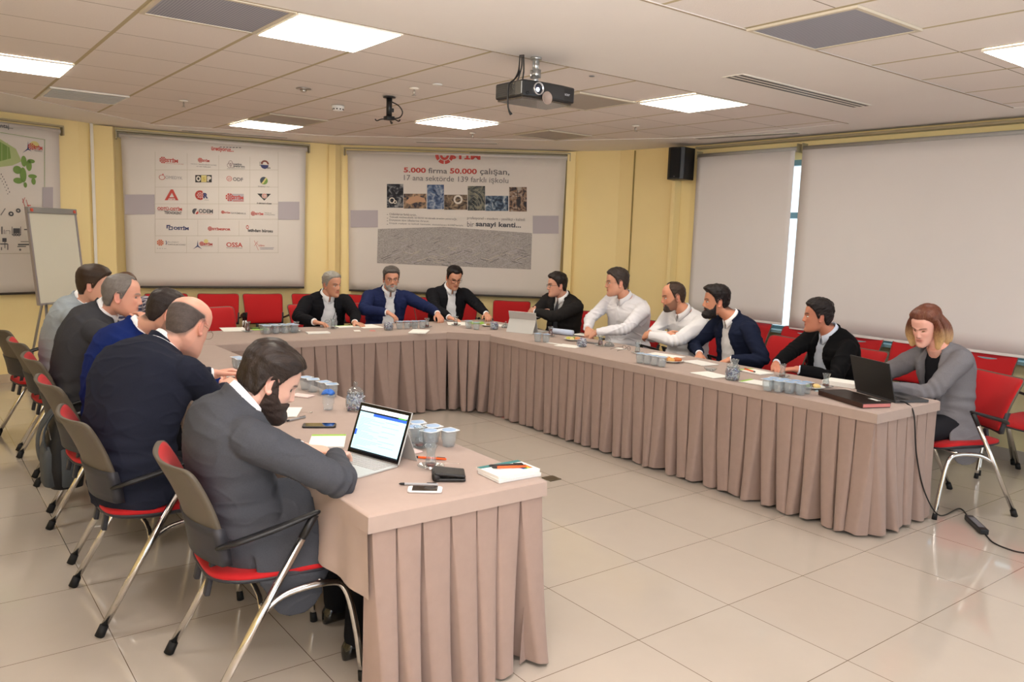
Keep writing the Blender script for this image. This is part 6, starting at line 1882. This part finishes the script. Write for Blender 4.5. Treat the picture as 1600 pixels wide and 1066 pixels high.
# near laptop
pa, pb = onT(542, 704, .765), onT(622, 728, .765)
hc_ = (pa + pb) / 2
t = thing('tablet_laptop', 'silver laptop with a bright page on screen, used by the bearded man', 'laptop', (hc_.x, hc_.y, TZ), math.atan2(pb.y - pa.y, pb.x - pa.x) + .04)
build_laptop(t, .36, screen=True, w=.30, hgt=.215)
# the woman's dark laptop
t = thing('dark_laptop', 'black laptop in front of the woman, lid turned to the camera', 'laptop', (-2.56, 4.83, TZ), D(157))
build_laptop(t, .28, w=.36, hgt=.235, dep=.24, kick=False, base_m=mat('laptop_grey', (60, 60, 62), .4), back_m=mat('laptop_lid_black', (26, 25, 24), .45), bz=.016)
# brown leather case below
pa, pb, pc = onT(1290, 619), onT(1362, 641), onT(1398, 632)
ang = math.atan2(pb.y - pa.y, pb.x - pa.x)
t = thing('leather_case', 'flat brown leather case with pink edge beside the black laptop', 'case', (-2.56, 4.575, TZ), ang)
obj('body', MB().box((0, .0, .015), (.40, .20, .028)), mat('case_leather', (58, 34, 24), .35), t, smooth=False, bevel=.003)
obj('top_cover', MB().box((0, 0, .0302), (.405, .205, .004)), mat('case_leather_dark', (34, 24, 20), .35), t, smooth=False, bevel=.0015)
obj('page_edge', MB().box((.201, .0, .015), (.002, .19, .02)), mat('case_pink', (196, 120, 116), .7), t, smooth=False)
obj('sticker', MB().box((.12, .05, .0324), (.075, .03, .0006)), mat('sticker', (206, 206, 202), .6), t, smooth=False)
# phones, wallet
def phone(px, py, rz, label, body, scr, w=.068, d=.14, h=.008):
    p = onT(px, py, TZ + .004); t = thing('phone', label, 'phone', (p.x, p.y, TZ), D(rz), 'phones on the left table')
    obj('case', MB().prism([(w / 2, d / 2 - .008), (w / 2 - .008, d / 2), (-w / 2 + .008, d / 2), (-w / 2, d / 2 - .008), (-w / 2, -d / 2 + .008), (-w / 2 + .008, -d / 2), (w / 2 - .008, -d / 2), (w / 2, -d / 2 + .008)], 0, h), body, t, smooth=False, bevel=.0025)
    obj('screen', MB().box((0, .0, h + .0002), (w - .006, d - (.034 if scr else .01), .0006)), mat('phone_glass', (12, 12, 16), .05, coat=1), t, smooth=False)
phone(499, 665, -28, 'black phone lying face up left of the laptop', black_plastic, 0, .074, .155)
phone(664, 765, -35, 'white phone at the near edge of the left table', mat('phone_white', (232, 226, 226), .3), 1, .062, .125)
p = onT(703, 748)
t = thing('wallet', 'black leather folded wallet beside the notebook stack', 'wallet', (p.x, p.y, TZ), D(60))
lea = mat('wallet_leather', (26, 24, 24), .35, bump=.5, bscale=400)
obj('lower_flap', MB().box((0, 0, .007), (.115, .095, .012)), lea, t, smooth=False, bevel=.005, seg=3)
obj('upper_flap', MB().box((-.002, 0, .026), (.118, .096, .012), rot=[[math.cos(.1), 0, math.sin(.1)], [0, 1, 0], [-math.sin(.1), 0, math.cos(.1)]]), lea, t, smooth=False, bevel=.005, seg=3)
obj('spine', MB().tube([(-.055, -.047, .017), (-.055, .047, .017)], .0145, 16), lea, t)
# plates with pastry
def plate(px, py, label, r=.085):
    p = onT(px, py); t = thing('plate', label, 'plate', p, 0, 'white plates with food')
    obj('dish', MB().lathe((0, 0, 0), [(.045, 0), (.05, .003), (r - .005, .014), (r, .016), (r - .004, .0175), (.05, .006), (.004, .005)], 36), mat('porcelain', (238, 236, 230), .15), t)
    return p
def pastry(p, dx, dy, s, label, c=(214, 150, 74), kind='pastry'):
    rs = np.random.default_rng(int(abs(dx * 1e4)) + 3)
    b = MB().ball((0, 0, 0), (s, s * .75, s * .45), 18, 12); v = b.v[0]
    v[:] = v + noise3(v, 90, 5, .004)[:, None] * nrm_rows(v)
    o = obj(kind, b, mat('crust_%d_%d_%d' % c, c, .6, noise=.35, nscale=60, bump=.8, bscale=120)); o.location = (p.x + dx, p.y + dy, p.z + .008 + s * .42); o.rotation_euler = (0, 0, rs.uniform(0, 3))
    tag(o, label, 'food', 'food on the plates')
def nrm_rows(v): return v / (np.linalg.norm(v, axis=1, keepdims=True) + 1e-9)
p = plate(895, 532, 'white plate with salad and biscuits before the large man')
for k, (dx, dy, c, l) in enumerate([(-.03, -.02, (196, 190, 90), 'pale green pickle piece on the plate of the large man'), (.02, -.03, (230, 214, 150), 'pale cheese piece on the plate of the large man'), (.03, .03, (220, 150, 90), 'orange biscuit on the plate of the large man'), (-.02, .03, (120, 150, 70), 'green leaf piece on the plate of the large man')]): pastry(p, dx, dy, .026, l, c, 'snack')
p = plate(1050, 566, 'white plate with browned pastries beside the row of cups')
for k, (dx, dy, c, l) in enumerate([(-.035, -.01, (206, 140, 62), 'golden pastry at the left of the pastry plate'), (.02, -.035, (222, 170, 100), 'pale pastry at the front of the pastry plate'), (.03, .025, (190, 104, 50), 'brown crusted pastry at the right of the pastry plate')]): pastry(p, dx, dy, .036, l, c)
p = plate(1268, 607, 'white plate with a roll and greens left of the dark laptop')
for k, (dx, dy, c, l) in enumerate([(.035, .0, (226, 196, 130), 'round bread roll on the plate by the dark laptop'), (-.02, -.03, (118, 150, 66), 'green salad leaf on the plate by the dark laptop'), (-.03, .02, (110, 60, 36), 'brown meat piece on the plate by the dark laptop')]): pastry(p, dx, dy, .032, l, c, 'snack')
p = plate(763, 510, 'white plate in the table corner beside the small jar', .075)
pastry(p, 0.0, .0, .024, 'brown biscuit on the plate in the table corner', (140, 110, 70), 'snack')
# right table papers
sheet(889, 541, .21, .16, 20, 'white sheets lying left of the open candy jar on the right table', white_p, .003)
sheet(865, 537, .14, .05, 10, 'white napkin strip right of the pair of cups', white_p, .002, name='napkin', cat='napkin')
sheet(1036, 556, .297, .21, 8, 'white sheet behind the pastry plate')
sheet(1094, 568, .23, .16, -6, 'pale notebook lying before the navy jacket', grey_page, .007, name='notebook', cat='notebook')
sheet(1110, 586, .24, .17, -8, 'white papers with folded corner at the inner table edge', white_p, .003)
notebook(1180, 582, 84, 'grey notebook with green strip carrying an orange pen', .15, .21, .008, green_s)
notebook(1185, 599, 96, 'white notebook with green edge before the row of cups', .15, .21, .006, green_s, side=1)
sheet(1240, 622, .15, .10, -4, 'pale blue card at the table edge by the cups', mat('pale_blue_card', (176, 196, 200), .5), .002, name='card', cat='card') if False else None
t0 = sheet(1315, 602, .21, .15, 10, 'thick white agenda book behind the dark laptop', white_p, .03, name='agenda', cat='book')
sheet(1290, 612, .12, .09, 20, 'pale glossy card under the tea glass by the laptop', mat('pale_blue_card', (176, 196, 200), .5), .001, name='card', cat='card')
t = thing('glass_bowl', 'empty clear glass ashtray bowl before the navy jacket', 'bowl', onT(1110, 580))
obj('bowl', MB().lathe((0, 0, 0), [(.025, 0), (.03, .003), (.048, .022), (.046, .022), (.028, .006), (.004, .005)], 30), clear_g, t)
# white box and rolled paper by the tablet
p = onT(880, 524)
tag(obj('paper_roll', MB().tube([(p.x - .16, p.y - .02, TZ + .028), (p.x + .08, p.y + .05, TZ + .028)], .027, 20), mat('roll_blue', (196, 208, 232), .5)), 'rolled blue and white paper between tablet and large man', 'paper')
sheet(915, 524, .25, .16, 10, 'flat white sheet by the paper roll', white_p, .002)
# folded eyeglasses lying on the table
def specs(px, py, rz, label):
    p = onT(px, py, TZ + .01); t = thing('eyeglasses', label, 'glasses', (p.x, p.y, TZ), D(rz), 'eyeglasses lying on the table')
    b = MB()
    for s in (-1, 1):
        a = np.linspace(0, 2 * PI, 21); b.tube(np.stack([s * .033 + .024 * np.cos(a), np.zeros(21), .018 + .0155 * np.sin(a)], 1), .0014, 6)
    b.tube([(-.009, 0, .02), (.009, 0, .02)], .0014, 6)
    obj('frame', b, black_plastic, t)
    for s in (-1, 1): obj('temple', MB().tube([(s * .057, 0, .022), (s * .055, .09, .012), (s * .05, .13, .003)], .0015, 6, smooth=3), black_plastic, t)
specs(979, 545, 170, 'black rimmed eyeglasses lying before the crossed arms')
sheet(970, 545, .12, .06, 0, 'white card under the black rimmed eyeglasses', white_p, .001, name='card', cat='card')
sheet(922, 536, .14, .07, 10, 'black and white pocket packet before the large man', mat('packet', (90, 90, 94), .5), .006, name='packet', cat='packet')
# wrapped napkin with red print by the bearded face
sheet(472, 619, .12, .07, 30, 'white napkin with red print near the cups by the bearded face', mat('napkin_print', (226, 204, 200), .7, noise=.3, nscale=50), .006, name='napkin', cat='napkin')
sheet(640, 705, .10, .06, 10, 'napkin with red print behind the laptop screen', mat('napkin_print', (0, 0, 0)), .006, name='napkin', cat='napkin')
p = onT(480, 646); tag(obj('tea_spoon', MB().tube([(p.x - .05, p.y - .06, TZ + .004), (p.x, p.y, TZ + .004), (p.x + .015, p.y + .02, TZ + .006)], [.0018, .0016, .0075], 10, smooth=4, flat=.5), silver), 'steel spoon lying beyond the notebook of the bearded man', 'spoon')

# ================================================================ BACKPACK, CABLE
t = thing('backpack', 'black and grey backpack hung on a chair back in the left row', 'bag', (-5.22, .71, .14))
bk_m = mat('bag_black', (22, 22, 25), .6, bump=.3, bscale=500); bg_m = mat('bag_grey', (72, 76, 80), .7, noise=.15, nscale=200)
def bag_ring(z, w, d, y0=0): 
    a = np.linspace(0, 2 * PI, 32, endpoint=False); c, s = np.cos(a), np.sin(a); den = (np.abs(c) ** 4 + np.abs(s) ** 4) ** .25
    return np.stack([w * c / den, y0 + d * s / den, np.full(32, z)], 1)
obj('body', MB().rings([bag_ring(z, w, d, y) for z, w, d, y in [(0, .10, .06, 0), (.01, .125, .085, 0), (.12, .13, .098, 0), (.28, .13, .09, 0), (.38, .115, .07, .01), (.44, .08, .045, .02), (.455, .04, .02, .02)]]), bk_m, t)
obj('front_pocket', MB().rings([bag_ring(z, w, d, -.085) for z, w, d in [(.02, .09, .02), (.03, .11, .035), (.22, .11, .035), (.26, .09, .02)]]), bg_m, t)
obj('side_panel', MB().rings([r + [.118, 0, 0] for r in [bag_ring(z, w, d, .0) for z, w, d in [(.02, .012, .03), (.03, .018, .035), (.24, .018, .035), (.25, .010, .03)]]]), bg_m, t)
obj('side_panel', MB().rings([r + [-.118, 0, 0] for r in [bag_ring(z, w, d, .0) for z, w, d in [(.02, .012, .03), (.03, .018, .035), (.24, .018, .035), (.25, .010, .03)]]]), bg_m, t)
obj('shoulder_strap', MB().tube([(-.05, -.05, .05), (-.08, -.115, .15), (-.07, -.12, .30), (-.03, -.07, .42), (-.01, .0, .50)], [.018, .024, .026, .024, .016], 12, smooth=5, flat=.3, up=(0, 1, 0)), bg_m, t)
obj('shoulder_strap', MB().tube([(.06, -.07, .20), (.08, -.11, .28), (.05, -.09, .38), (.01, -.0, .50)], [.018, .024, .022, .016], 12, smooth=5, flat=.3, up=(0, 1, 0)), bg_m, t)
obj('handle', MB().tube([(-.03, .02, .45), (-.02, .02, .52), (.02, .02, .52), (.03, .02, .45)], .010, 10, smooth=5), bk_m, t)
obj('zip', MB().tube([(-.09, -.075, .30), (0, -.078, .36), (.09, -.075, .30)], .004, 8, smooth=5), mat('zip_metal', (140, 140, 140), .3, metal=.8), t)
# laptop cable with its adapter box
g = lambda px, py, z=.006: tuple(ray_at(px, py, z))
pts = [(-2.42, 4.80, TZ + .01), (-2.335, 4.785, TZ + .006), (-2.290, 4.79, .70), (-2.285, 4.86, .45), (-2.27, 4.98, .20), (-2.22, 5.10, .04), g(1500, 795), g(1517, 815)]
t = thing('power_cable', 'black laptop cable with adapter running down the skirt and over the floor', 'cable', (0, 0, 0))
obj('cord', MB().tube(pts, .0042, 10, smooth=10), cab, t)
pts = [g(1540, 836), g(1552, 848), g(1575, 858), g(1600, 864), g(1650, 866), g(1720, 850)]
obj('cord', MB().tube(pts, .0042, 10, smooth=8), cab, t)
a, b_ = Vector(g(1514, 812)), Vector(g(1537, 834)); c = (a + b_) / 2; an = math.atan2(b_.y - a.y, b_.x - a.x)
obj('adapter', MB().box((c.x, c.y, .018), ((b_ - a).length + .02, .05, .030), rot=[[math.cos(an), -math.sin(an), 0], [math.sin(an), math.cos(an), 0], [0, 0, 1]]), black_plastic, t, smooth=False, bevel=.004)
obj('adapter_label', MB().box((c.x, c.y, .0335), ((b_ - a).length * .7, .035, .0008), rot=[[math.cos(an), -math.sin(an), 0], [math.sin(an), math.cos(an), 0], [0, 0, 1]]), mat('label_grey', (110, 110, 116), .5), t, smooth=False)
